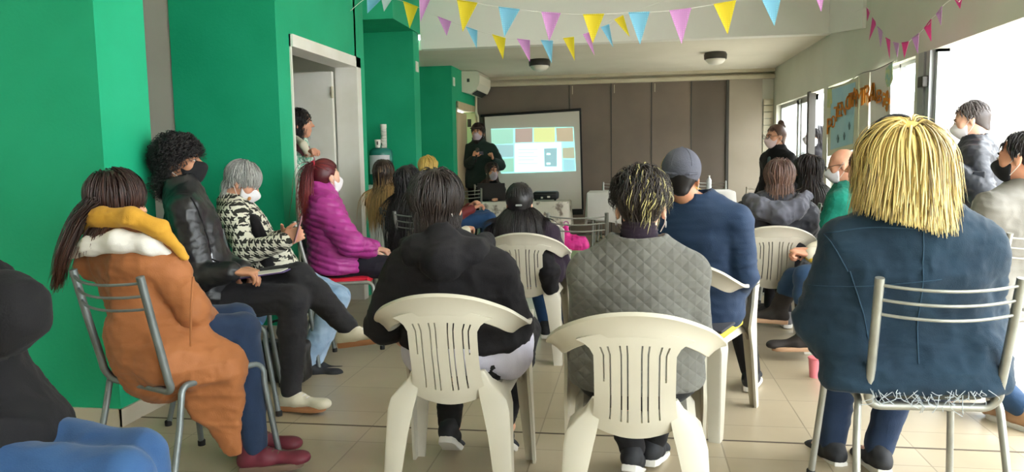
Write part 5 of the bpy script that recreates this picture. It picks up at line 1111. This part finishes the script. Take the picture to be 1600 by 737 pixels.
if want('stand'):
    f = stand(1212, 213, 9.2, 108, 'woman with a dark topknot, glasses and pink mask, in a black open jacket', 'skin', .011, (112, -4, 0), fw=120, pelz=.88, hs=1.1)
    f.top('c_black', 'jacket', g=.045, ga=.04, hem=.18, h=.012, disp=F_(.008), collar=.03, collar_h=.06); f.trousers('c_blacktr', .018, .014); f.mask('mask_pink', h=.008); f.face()
    S = Sdf(.02); S.cone(f.nk-f.up*.08+f.F3*.105, f.pel+f.F3*.13, .03, .045, .02); f.put('shirt', S, .01, cloth('teal_grey_tee', '#4E6064'))
    HW = lambda x, y, z: f.hd+f.HF@(V3(x, y, z)*f.hs)-f.org; g = MB()
    for q in (1, -1): g.tube([HW(q*.034+.025*math.cos(a), .116, .004+.021*math.sin(a)) for a in np.linspace(0, 2*PI, 13)], .003, 6).tube([HW(q*.058, .11, .008), HW(q*.085, .02, .006)], .0025, 6)
    g.build('glasses', M['dkmetal'], f.o, True); f.hair('h_chestnut', n=418, L=.13, w=0.0037, seed=28, bun=(0, -.07, .13, .03), pony=dict(tie=(0, -.07, .115), L=.08, n=40), line=(.05, .0, -.07), jit=.1, off=(.003, .008)); [f.shoe(i, 's_black', 's_white', h=.01) for i in (0, 1)]
    f = stand(1274, 212, 10.15, 74, 'person in a pale mask with dark tied hair standing in the far glass doorway', 'skin', .012, (74, 0, 0), pelz=.9, hs=1.12)
    f.top('c_black', 'coat', g=.035, ga=.03, hem=.2, h=.013, disp=F_(.006)); f.trousers('c_blacktr', .018, .014); f.mask('mask_white', h=.008); f.face(); f.collide(.04); f.hair('h_black', n=380, L=.26, w=0.0043, seed=29, back=.6, line=(.05, .0, -.075)); [f.shoe(i, 's_black', 's_white', h=.01) for i in (0, 1)]
    f = stand(747, 207, 11.72, 176, 'bearded presenter in a dark green hooded top and cap, holding a microphone', 'skin', .009, (172, 2, 0), fw=172, wr=(on(770, 250, 11.45), on(741, 246, 11.40)), sw=.20, bulk=1.18, curl=1.0, hs=1.18, hd_dir=(V3(-.1, -.2, 1), V3(.35, -.25, .8)), palm=(V3(-1, -.3, 0), V3(.5, -.9, 0)))
    f.top('c_darkgreen', 'hooded_top', g=.04, ga=.04, hem=.12, h=.011, disp=F_(.008), collar=.04, collar_h=.07); f.trousers('c_blacktr', .02, .013); f.mask('mask_lilac', h=.007); f.face('#1A1412')
    S = Sdf(.01); S.box(f.sp[2]+f.F3*.160-f.Rt*.05+V3(0, 0, .03), (.075, .010, .028), frame(f.F3), .006); f.put('chest_patch', S, .006, 'c_hoodgrey')
    f.hair('h_brown', n=494, L=.10, w=0.0031, seed=30, line=(.05, .0, -.08), jit=.2); HW = lambda x, y, z: f.hd+f.HF@(V3(x, y, z)*f.hs)
    S = Sdf(.03); S.cone(HW(.055, .02, -.075), HW(0, .065, -.115), .028, .034, .03); S.cone(HW(-.055, .02, -.075), HW(0, .065, -.115), .028, .034, .03); f.put('beard', S, .008, 'brow#1A1412')
    S = Sdf(.02); S.ell(HW(0, -.012, .038), (.108, .124, .11), f.HF); S.cut(HW(0, 0, .042), f.HF@V3(0, 0, -1), .004); S.ell(HW(0, .11, .048), (.085, .085, .012), f.HF, .01); f.put('cap', S, .007, mat('dark_brown_cap', '#3A2D2C', .8))
    f = Fig(on(768, 338, 11.3)*V3(1, 1, 0)+V3(0, 0, .58), on(766, 287, 11.28), on(769, 267, 11.22), (212, -6, 0), fw=200, sw=.16, wr=(on(778, 312, 10.95), on(760, 312, 10.95)), an=(V3(-1.85, 10.95, .1), V3(-2.05, 10.95, .1)), hs=1.08)
    f.body('seated woman with dark red hair and pale mask at the lace-covered table', 'skin', .010); f.top('c_black', 'top', g=.025, h=.012, disp=F_(.005)); f.trousers('c_blacktr', .016, .014); f.mask('mask_lilac', h=.007); f.face(); f.collide(.04); f.hair('h_auburn', n=494, L=.30, w=0.0043, seed=31, part=0, line=(.055, .0, -.075)); [f.shoe(i, 's_black', 's_white', h=.01) for i in (0, 1)]
# ================================================================== FURNITURE AND SMALL THINGS
f_lap = on(768, 338, 11.3)
# roller screen with the projected slide
YS = 12.22
t = empty('projection_screen', P(835, 250, YS)); tag(t, 'white roll-down projection screen with a bright slide of photos', 'screen'); o_ = np.array(t.location)
def pq(m, name, corners, mt, dy=0, th=.006, parent=t, org=None):
    m.prism([P(x, y, YS+dy)-(o_ if org is None else org) for x, y in corners], (0, th, 0)).build(name, mt, parent)
pq(MB(), 'screen_sheet', [(757, 182), (905, 173), (909, 326), (768, 331)], mat('screen_vinyl', '#D6CEC4', .7))
pq(MB(), 'edge_band', [(905, 171), (908, 171), (912, 328), (909, 328)], M['black']); MB().tube([P(751, 181, YS)-o_, P(908, 171, YS)-o_], .022, 10).build('roller_tube', M['black'], t, True)
pq(MB(), 'bottom_bar', [(768, 331), (911, 326), (911, 335), (768, 340)], M['black'], -.02, .03)
def slide(name, q, c, st=.52): pq(MB(), name, q, emis('slide_'+name+c.strip('#'), c, st), -.012 if name == 'slide_background' else -.018, .004)
for nm, q, c in (('slide_background', [(767, 201), (896, 198), (900, 267), (783, 271)], '#A9EDEB'), ('slide_photo', [(767, 202), (802, 201), (802, 224), (768, 226)], '#9FD2C0'), ('slide_photo', [(805, 201), (832, 200), (832, 222), (805, 223)], '#AC9990'), ('slide_photo', [(834, 200), (867, 199), (867, 222), (834, 222)], '#D3DA98'), ('slide_photo', [(869, 200), (895, 199), (896, 221), (870, 221)], '#B3A58C'),
                 ('slide_photo', [(774, 226), (803, 226), (803, 245), (778, 246)], '#9DC3C8'), ('slide_photo', [(779, 248), (803, 247), (803, 268), (783, 269)], '#9ACDB9'), ('slide_photo', [(879, 231), (897, 230), (898, 247), (879, 247)], '#AEB097'), ('slide_photo', [(880, 249), (898, 249), (899, 266), (881, 267)], '#9BCDD6')): slide(nm, q, c)
def slide2(name, q, c, st=.8): pq(MB(), name, q, emis('front_'+name+c.strip('#'), c, st), -.025, .004)
slide2('slide_page', [(804, 224), (877, 222), (878, 267), (804, 269)], '#C9F8F8')
def slide3(name, q, c, st=.7): pq(MB(), name, q, emis('top_'+name+c.strip('#'), c, st), -.032, .004)
slide3('slide_photo', [(850, 232), (870, 231), (870, 260), (851, 260)], '#86A9AF'); 
for k in range(5): slide3('slide_text_line', [(810, 233+k*5.5), (840-(k % 2)*6, 232.6+k*5.5), (840-(k % 2)*6, 233.5+k*5.5), (810, 233.9+k*5.5)], '#A9DFE3')
for y in (239, 254): slide3('slide_photo_spot', [(854, y), (860, y), (860, y+3), (854, y+3)], '#E6F6EE', .85)
# tables
def table(X0, X1, Y0, Y1, z, label, clothm, drop, legs, seed, name='table'):
    cx, cy = (X0+X1)/2, (Y0+Y1)/2; t = empty('table', (cx, cy, 0)); tag(t, label, 'table'); hx, hy = (X1-X0)/2, (Y1-Y0)/2
    MB().rbox((-hx, -hy, z-.03), (hx, hy, z), .008).build('tabletop', M['white'], t)
    for x in legs:
        for y in (-hy+.04, hy-.04): MB().tube([(x, y, z-.03), (x*1.02, y, 0)], .014, 8).build('leg', M['tube'], t, True)
        MB().tube([(x, -hy+.04, .18), (x, hy-.04, .18)], .010, 8).build('leg_brace', M['tube'], t, True)
    rg = np.random.default_rng(seed); n = 90; per = []
    for k in range(n):
        a = k/n*4; s_, u = int(a), (a % 1)*2-1
        per.append([(u*hx, -hy, 0, -1), (hx, u*hy, 1, 0), (-u*hx, hy, 0, 1), (-hx, -u*hy, -1, 0)][s_])
    rings = [[(x*.02, y*.02, z+.004) for x, y, _, _ in per], [(x, y, z+.004) for x, y, _, _ in per]]
    ph = rg.uniform(0, 6)
    for f_ in (.04, .3, .65, 1.0):
        rr = []
        for k, (x, y, nx, ny) in enumerate(per):
            w = .012+.035*f_*(.5+.5*math.sin(k*.75+ph+1.5*math.sin(k*.21))); d = drop*(1+.12*math.sin(k*.33+ph)); rr.append((x+nx*w, y+ny*w, z+.004-d*f_))
        rings.append(rr)
    c = MB().loft(rings, caps=False).build('tablecloth', clothm, None, True); c.location = (cx, cy, 0)
    return t, c
lace = mat('stained_lace_cloth', '#DED6C8', .85, '#8E8074', 7, 6, bump=.3, bscale=80, mixlo=.54, mixhi=.62)
white = mat('white_cotton_cloth', '#DAD6D2', .85, '#D2CDC8', 3, 3, bump=.1, bscale=30)
xa, xb = P(750, 330, 10.65)[0], P(887, 330, 10.65)[0]
t1, c1 = table(xa, xb, 10.65, 11.15, .64, 'small table under the lace cloth by the screen', lace, .32, (xa-(xa+xb)/2+.06, xb-(xa+xb)/2-.06), 3); tag(c1, 'cream lace cloth with dark stains over the small projector table', 'tablecloth')
xc, xd = P(918, 330, 10.65)[0], P(1148, 330, 10.65)[0]
t2, c2 = table(xc, xd, 10.65, 11.30, .76, 'long table under the plain white cloth', white, .42, (xc-(xc+xd)/2+.08, 0, xd-(xc+xd)/2-.08), 5); tag(c2, 'plain white cloth hanging over the long table at the back', 'tablecloth')
# laptop, projector, bottle
p = P(768, 316, 10.80); t = empty('laptop', (p[0], 10.86, .652)); tag(t, 'dark open laptop on the lace-covered table, its lid towards the audience', 'laptop')
MB().rbox((-.19, .0, 0), (.19, .25, .018), .004).build('keyboard_base', M['black'], t); MB().prism([(-.20, -.02, .012), (.20, -.02, .012), (.20, -.09, .25), (-.20, -.09, .25)], (0, .012, .003)).build('lid', mat('charcoal_lid', '#3A3536', .4), t)
p = P(853, 310, 10.85); t = empty('projector', (p[0], 10.88, .652)); tag(t, 'black projector with rounded corners on the lace-covered table', 'projector')
MB().rbox((-.175, -.13, .012), (.175, .13, .125), .03, 3).build('body', M['black'], t, True); MB().rbox((-.06, -.134, .03), (-.03, -.129, .055), .002).rbox((.03, -.134, .04), (.07, -.129, .065), .002).build('socket', M['white'], t)
MB().rbox((-.15, -.128, .085), (.15, -.131, .092), .001).build('vent', M['dkmetal'], t); MB().tube([(-.14, -.12, .0), (-.14, -.12, .015)], .015, 8).tube([(.14, -.12, 0), (.14, -.12, .015)], .015, 8).build('foot', M['rubber'], t)
p = P(1108, 300, 10.85); t = empty('water_bottle', (p[0], 10.87, .768)); tag(t, 'clear plastic water bottle on the white tablecloth', 'bottle')
MB().lathe([(.028, 0), (.034, .01), (.033, .06), (.031, .075), (.034, .09), (.034, .14), (.022, .165), (.012, .178), (.012, .19)], 18).build('body', mat('clear_plastic', '#C9CCD0', .15, spec=.6), t, True); MB().lathe([(.014, .188), (.014, .206), (.012, .208)], 14).build('cap', M['white'], t, True)
# more tube chairs by the tables
metal_chair(-2.22, 10.2, 8, 'steel tube chair in front of the presenter, left of the lace-covered table', 'black')
metal_chair(float(P(962, 300, 11.6)[0]), 11.62, 178, 'steel tube chair behind the left end of the white table', 'black')
metal_chair(float(P(1116, 300, 11.6)[0]), 11.62, 182, 'steel tube chair behind the water bottle at the white table', 'black')
M['chair_white'] = mat('white_painted_tube', '#D9D4C8', .4)
metal_chair(float(P(1180, 300, 9.9)[0]), 9.9, 12, 'pale tube chair against the beige panel, in front of the woman with the topknot', 'chair_white', 'chair_white')
M['seat_sage'] = mat('sage_seat', '#8FA08C', .5)
metal_chair(-1.99, 7.82, -80, 'tube chair with sage green seat under the fair-haired person in maroon', 'seat_sage')
metal_chair(1.42, 6.62, 40, 'tube chair under the long-haired person with the dark mask by the window', 'black')
metal_chair(1.52, 5.95, 62, 'tube chair under the person in the emerald jumper', 'black')
metal_chair(1.56, 4.98, 64, 'tube chair under the woman in black suede boots', 'black')
metal_chair(.30, 5.02, 0, 'tube chair under the fair-haired woman beyond the man in the cap', 'black')
metal_chair(-1.82, 6.34, -8, 'tube chair under the woman with brown to blonde hair', 'black')
metal_chair(float(f_lap[0]), float(f_lap[1]), 200, 'tube chair under the seated woman with the laptop', 'black')
# water jug on its stand in the green alcove
p = P(596, 260, 8.42); t = empty('water_dispenser', (p[0], 8.42, 0)); tag(t, 'teal water jug with a white label on a pale stand by the green wall', 'water dispenser')
MB().rbox((-.16, -.16, 0), (.16, .16, .98), .02).build('stand', M['white'], t, True)
tealg = mat('teal_plastic', '#2E8479', .25, '#2A7A70', 5, 3, spec=.5)
MB().lathe([(.125, .98), (.132, 1.0), (.132, 1.32), (.125, 1.36), (.095, 1.385), (.05, 1.395)], 28).build('jug', tealg, t, True)
lb = [[(.134*math.sin(a), -.134*math.cos(a), z) for z in (1.10, 1.31)] for a in np.linspace(-.95, 1.1, 14)]; MB().sheet(lb, .002).build('label', mat('paper_label', '#DCDCE0', .7), t, True)
p = P(593, 226, 8.40); t = empty('paper_cup', (p[0]-.02, 8.40, 1.396)); tag(t, 'single white paper cup standing on the teal water jug', 'cup'); MB().lathe([(.028, 0), (.036, .09), (.034, .09), (.027, .004)], 18).build('cup', M['white'], t, True); MB().rbox((.0, -.038, .03), (.016, -.030, .07), .002).build('print', M['dkmetal'], t)
t = empty('cup_stack', (p[0]+.035, 8.45, 1.396)); tag(t, 'tall white stack of paper cups on the teal water jug', 'cups'); st = [(.036, 0)]
for k in range(12): st += [(.030, .012+k*.018), (.037, .024+k*.018)]
MB().lathe(st+[(.036, .262), (.001, .262)], 18).build('cups', M['white'], t, True)
# things on laps and floor
t = empty('phone', P(466, 358, 4.17)); tag(t, 'phone held up in the hands of the grey-haired woman', 'phone'); t.rotation_euler = (R(-18), R(10), R(-68))
MB().rbox((-.036, -.005, -.075), (.036, .004, .075), .006).build('case', mat('pink_phone_case', '#B9868E', .4), t, True); MB().rbox((-.033, -.0062, -.071), (.033, -.005, .071), .0008).build('screen', M['black'], t)
t = empty('folder', P(398, 430, 3.5)); tag(t, 'thin purple folder lying on the lap of the man in leather', 'folder'); t.rotation_euler = (R(-2), R(-7), R(12))
MB().rbox((-.16, -.11, .0), (.17, .11, .006), .002).build('cover', mat('purple_card', '#5D4A7C', .5), t); MB().rbox((-.15, -.10, .006), (.155, .10, .010), .001).build('paper', M['white'], t)
t = empty('microphone', P(745, 240, 11.36)); tag(t, 'black hand microphone raised by the presenter', 'microphone'); t.rotation_euler = (R(20), R(15), 0)
MB().lathe([(.014, -.14), (.017, .03)], 14).build('handle', M['black'], t, True); MB().lathe([(.019, .03), (.028, .05), (.028, .075), (.014, .095)], 14).build('grille', M['dkmetal'], t, True)
a_ = R(-22); t = empty('folded_cloth', (.27, 3.66, .435), a_); tag(t, 'folded yellow cloth on the white chair under the man in the cap', 'cloth')
MB().rbox((-.20, -.20, .0), (.20, .19, .035), .015, 3).build('cloth', mat('yellow_cotton', '#D6C24A', .85, '#C9B53F', 8, 3), t, True); MB().rbox((-.205, -.205, .036), (.205, .195, .052), .008).build('dark_fold', M['c_anorak'], t, True)
p = PZ(905, 424); t = empty('rolled_mat', (p[0], p[1]+.12, 0)); tag(t, 'sage green rolled mat lying on the floor in mid hall', 'mat')
q = [(math.cos(a), math.sin(a)) for a in np.linspace(0, 2*PI, 24, endpoint=False)]; MB().loft([[(x, c*.11, .11+s_*.11) for c, s_ in q] for x in (-.50, .55)]).build('roll', mat('sage_foam', '#8C9A78', .8), t, True)
sp = MB(); sp.tube([(.552, (.02+.09*k/30)*math.cos(k*.6), .11+(.02+.09*k/30)*math.sin(k*.6)) for k in range(30)], .004, 5); sp.build('spiral_edge', M['c_anorak'], t, True)
p = PZ(888, 466); t = empty('brown_bag', (p[0], p[1]+.1, 0)); tag(t, 'small dark brown bag on the floor in front of the quilted jumper', 'bag')
S = Sdf(.03); S.ell((0, 0, .08), (.10, .07, .085)); S.cut((0, 0, .003), (0, 0, -1)); mesh_obj('body', S, .010, mat('brown_leather_bag', '#5A3A2A', .6), t, F_(.010, (14, 14, 14), 3)); MB().tube(bez([(-.06, 0, .15), (-.03, 0, .22), (.03, 0, .22), (.06, 0, .15)], 5), .007, 6).build('handle', M['s_dark'], t, True)
p = PZ(893, 404); px_ = empty('pink_bag', (p[0], p[1]+.35, 0)); tag(px_, 'crumpled hot pink plastic bag on the floor behind the rolled mat', 'bag')
S = Sdf(.03); S.ell((0, 0, .12), (.20, .13, .14)); S.cone((-.08, 0, .2), (-.10, 0, .34), .06, .03); S.cut((0, 0, .003), (0, 0, -1)); mesh_obj('body', S, .012, mat('hot_pink_plastic', '#F03CA0', .4, '#E52E93', 9, 3), px_, [F_(.020, (11, 11, 11), 3), F_(.008, (28, 28, 28), 7)]); MB().tube(bez([(-.10, 0, .32), (-.12, .02, .42), (-.07, .03, .42), (-.08, .02, .33)], 5), .006, 6).build('handle', M['c_magenta'], px_, True)
p = PZ(870, 404); t = empty('paper_bag', (p[0]-.02, p[1]+.25, 0)); tag(t, 'white paper bag with open top beside the hot pink bag', 'bag')
MB().prism([(-.10, -.06, 0), (.10, -.06, 0), (.09, -.05, .34), (-.04, -.05, .44), (-.10, -.05, .36)], (0, .12, 0)).build('body', M['white'], t); MB().tube(bez([(-.05, -.05, .40), (-.03, -.05, .50), (.03, -.05, .48), (.05, -.05, .37)], 5), .004, 6).build('handle', M['cream'], t, True)
p = PZ(425, 600); t = empty('black_handbag', (-1.98, 4.05, 0)); tag(t, 'black handbag with strap under the chair of the grey-haired woman', 'handbag')
S = Sdf(.03); S.box((0, 0, .12), (.15, .07, .115), rr=.03); mesh_obj('body', S, .010, M['c_leather'], t, F_(.006, (12, 12, 12), 2)); MB().tube(bez([(-.11, 0, .22), (-.06, 0, .34), (.06, 0, .34), (.11, 0, .22)], 5), .008, 6).build('strap', M['c_leather'], t, True)
p = PZ(1276, 592); t = empty('pink_cup', (p[0], p[1]+.04, 0)); tag(t, 'small coral pink cup on the floor beside the denim jacket', 'cup'); MB().lathe([(.030, 0), (.038, .11), (.036, .11), (.028, .006)], 18).build('cup', mat('coral_plastic', '#E4848C', .5), t, True); MB().lathe([(.039, .105), (.041, .11), (.039, .115)], 18).build('rim', mat('coral_rim', '#D8737C', .5), t, True)
p = P(1492, 290, 7.6); t = empty('yard_table', (p[0], 7.6, -.02)); tag(t, 'pale yard table with a green edge outside the open glass door', 'table')
MB().rbox((-.45, -.4, .86), (.5, .4, .90), .008).build('tabletop', M['white'], t); MB().box((-.44, -.41, .80), (.49, -.39, .86)).box((-.46, -.39, .80), (-.44, .39, .86)).build('edge_band', M['green'], t)
for x in (-.40, .45):
    for y in (-.35, .35): MB().tube([(x, y, .86), (x, y, .0)], .018, 8).build('leg', M['alu'], t, True)
# ------------------------------------------------------------------ bunting
FC = {}
for k, c in dict(y='#F2DE38', b='#8FD2EE', p='#DFA3DD', k='#EE5FAE', l='#D9A9D9', w='#DCE8EC').items():
    m = mat('paper_flag_'+k, c, .7, bump=0); nt = m.node_tree; b = nt.nodes['Principled BSDF']
    if k in 'bpyl':   # small white dots printed on the paper
        tc = N(nt, 'ShaderNodeTexCoord'); v = N(nt, 'ShaderNodeTexVoronoi', Scale=70); v.inputs['Randomness'].default_value = 0; r_ = N(nt, 'ShaderNodeMath', operation='LESS_THAN'); r_.inputs[1].default_value = .3; mx = N(nt, 'ShaderNodeMix', data_type='RGBA')
        mx.inputs[6].default_value = (*lin(c), 1); mx.inputs[7].default_value = (*[min(1, q*1.25+.05) for q in lin(c)], 1); nt.links.new(tc.outputs['Object'], v.inputs['Vector']); nt.links.new(v.outputs['Distance'], r_.inputs[0]); nt.links.new(r_.outputs[0], mx.inputs['Factor']); nt.links.new(mx.outputs[2], b.inputs['Base Color'])
    tr = N(nt, 'ShaderNodeBsdfTranslucent'); tr.inputs['Color'].default_value = (*lin(c), 1); ms = N(nt, 'ShaderNodeMixShader'); ms.inputs[0].default_value = .3; out = nt.nodes['Material Output']; nt.links.new(b.outputs[0], ms.inputs[1]); nt.links.new(tr.outputs[0], ms.inputs[2]); nt.links.new(ms.outputs[0], out.inputs['Surface']); FC[k] = m
def bunting(flags, at, label, ends, thick=.0015):
    pts = [np.array(at(*f[0])) for f in flags]; o = (pts[0]+pts[-1])/2; t = empty('bunting', o); tag(t, label, 'bunting'); line = [np.array(ends[0])-o]
    for (a, b_, c, k) in flags:
        A, B, C = at(*a)-o, at(*b_)-o, at(*c)-o; n = nrm(np.cross(B-A, C-A)); G = []
        for u in np.linspace(0, 1, 5):
            row = []
            for v in np.linspace(0, 1, 5): row.append(A*(1-u)*(1-v*.96)+B*(1-u)*v*.96*1.0+C*u+(B-A)*.02*(1-u)+n*.012*math.sin(PI*v)*(1-u)*(.4+.6*u))
            G.append(row)
        G = np.array([[(A*(1-v)+B*v)*(1-u)+C*u+n*.012*math.sin(PI*v)*(1-u) for v in np.linspace(0, 1, 6)] for u in np.linspace(0, .985, 7)])
        MB().sheet(G, thick).build('flag', FC[k], t, True); MB().tube([A, (A+B)/2, B], .004, 5).build('fold', FC[k], t); line += [A, B]
    line.append(np.array(ends[1])-o); MB().tube(bez(line, 3), .0022, 5).build('string', M['white'], t)
bunting([((655, -8), (677, -12), (657, 34), 'p'), ((714, 0), (746, 5), (723, 50), 'y'), ((779, 11), (812, 15), (788, 58), 'b'), ((846, 19), (876, 21), (858, 65), 'p'), ((911, 23), (944, 22), (926, 68), 'y'), ((982, 20), (1015, 19), (1000, 70), 'b'), ((1046, 17), (1080, 13), (1065, 69), 'p'), ((1115, 7), (1150, 1), (1137, 54), 'y'), ((1188, -5), (1222, -10), (1210, 41), 'b'), ((1268, -22), (1292, -26), (1283, 19), 'p')],
        lambda x, y: P(x, y, 5.5), 'string of large pastel triangular flags hanging across in front of the white beam', ((-2.43, 5.5, 2.75), (2.13, 5.5, 2.85)))
bunting([((573, -3), (598, -3), (574, 21), 'b'), ((595, -6), (613, -2), (600, 18), 'w'), ((630, 2), (653, 11), (640, 45), 'y'), ((684, 26), (705, 34), (698, 56), 'p'), ((728, 42), (746, 48), (745, 76), 'b'), ((769, 54), (790, 60), (786, 93), 'y'), ((808, 61), (828, 63), (828, 97), 'p'), ((845, 63), (864, 64), (862, 99), 'b'), ((880, 60), (897, 58), (898, 95), 'y'), ((911, 54), (923, 50), (929, 87), 'p'), ((939, 43), (952, 38), (958, 74), 'b'), ((960, 31), (974, 24), (984, 58), 'y')],
        lambda x, y: P(x, y, 6.6), 'lower string of smaller pastel flags sagging below the large flags', ((-2.43, 6.55, 2.55), (2.13, 6.6, 3.1)))
bunting([((1354, 12), (1359, 20), (1355, 33), 'k'), ((1363, 28), (1368, 40), (1358, 63), 'k'), ((1371, 42), (1379, 52), (1376, 74), 'l'), ((1384, 59), (1391, 64), (1390, 92), 'k'), ((1396, 66), (1405, 68), (1402, 90), 'l'), ((1409, 67), (1420, 65), (1413, 91), 'k'), ((1425, 60), (1436, 52), (1434, 84), 'l'), ((1444, 44), (1455, 30), (1455, 65), 'k'), ((1463, 22), (1472, 10), (1470, 40), 'l'), ((1490, -3), (1504, -6), (1500, 14), 'k')],
        lambda x, y: PX(x, y, 1.92), 'garland of pink and lilac flags sagging along the right wall', ((2.11, 8.0, 2.6), (2.11, 5.3, 2.65)))
# ------------------------------------------------------------------ painted banner on the window
XP = XR-.035
o_ = PX(1340, 160, XP); t = empty('paper_banner', o_); tag(t, 'hand-made blue banner with orange paper letters hung across the windows', 'banner')
def xp(m, name, poly, mt, dx=0, th=.004): m.prism([PX(x, y, XP)+V3(dx, 0, 0)-o_ for x, y in poly], (th, 0, 0)).build(name, mt, t)
xp(MB(), 'border', [(1292, 139), (1312, 134), (1342, 119), (1340, 232), (1293, 244)], mat('cream_paper', '#DEDCC4', .8)); xp(MB(), 'blue_sheet', [(1299, 140), (1337, 128), (1333, 224), (1298, 234)], mat('sky_blue_paper', '#A9D3E4', .8, '#B9DDE8', 4, 3), -.004)
xp(MB(), 'white_sheet', [(1360, 112), (1388, 100), (1392, 98), (1390, 215), (1360, 218)], mat('white_paper', '#EFE7E3', .8), 0)
xp(MB(), 'yellow_collage', [(1385, 107), (1395, 97), (1396, 124), (1392, 134), (1387, 136), (1384, 125)], mat('collage_paper', '#D8DCA8', .8, '#8FC3C8', 18, 3), -.005); xp(MB(), 'yellow_collage', [(1294, 140), (1300, 138), (1301, 160), (1298, 168), (1293, 168)], M['collage'] if 'collage' in M else mat('collage_paper_two', '#DCD58C', .8, '#B8C9A0', 18, 3), -.005)
for x, y in ((1310, 216), (1320, 212), (1328, 196)): xp(MB(), 'fish_shape', [(x-1.5, y), (x, y-6), (x+1.5, y), (x+.6, y+6), (x-.6, y+7)], mat('slate_cutout', '#5E7C88', .8), -.008)
org_ = mat('orange_card', '#E08A1E', .7, '#C97512', 9, 3)
for ch, x, y, hpx in (('P', 1296.5, 197, 22), ('O', 1302, 190, 17), ('T', 1307, 178, 21), ('E', 1312.6, 171, 20), ('N', 1318, 169, 20), ('C', 1325.5, 160, 20), ('I', 1330, 156, 20), ('A', 1335, 150, 23), ('M', 1342.5, 152, 24), ('T', 1349, 150, 24), ('R', 1356, 146, 24), ('A', 1363.5, 144, 26), ('L', 1369, 142, 24), ('B', 1374, 150, 18)):
    c = PX(x, y, XP-.012)-o_; cu = bpy.data.curves.new('letter', 'FONT'); cu.body = ch; cu.size = 1; cu.extrude = .01; tmp = bpy.data.objects.new('letter', cu); COL.objects.link(tmp)
    bpy.context.view_layer.update(); me = bpy.data.meshes.new_from_object(tmp); bpy.data.objects.remove(tmp); co_ = np.array([v.co[:] for v in me.vertices]); lo, hi = co_.min(0), co_.max(0)
    hh = hpx/1200*(float(PX(x, y, XP)[1])+.4); wd_ = .20*hh/.15
    for v, q in zip(me.vertices, co_): u = (q-lo)/(hi-lo+1e-9)-.5; v.co = (c[0]-.004*(u[2]+.5), c[1]-u[0]*wd_, c[2]+u[1]*hh)
    link('letter', me, org_, t, False)
bl = []
for a in np.linspace(0, 2*PI, 22, endpoint=False): r_ = 1+.28*math.sin(a*5+1); bl.append((1386+5.2*r_*math.cos(a), 157+14*r_*math.sin(a)))
xp(MB(), 'orange_flower', bl, org_, -.010)
for x, y in ((1384, 151), (1388, 160), (1385, 166)): xp(MB(), 'white_dot', [(x-1, y-1.5), (x+1, y-1.5), (x+1, y+1.5), (x-1, y+1.5)], M['white'], -.014)
MB().tube(bez([PX(1293, 139, XP)-o_, PX(1320, 131, XP)-o_, PX(1345, 115, XP)-o_, PX(1368, 109, XP)-o_, PX(1396, 96, XP)-o_], 5), .004, 5).build('hanging_cord', M['dkmetal'], t)
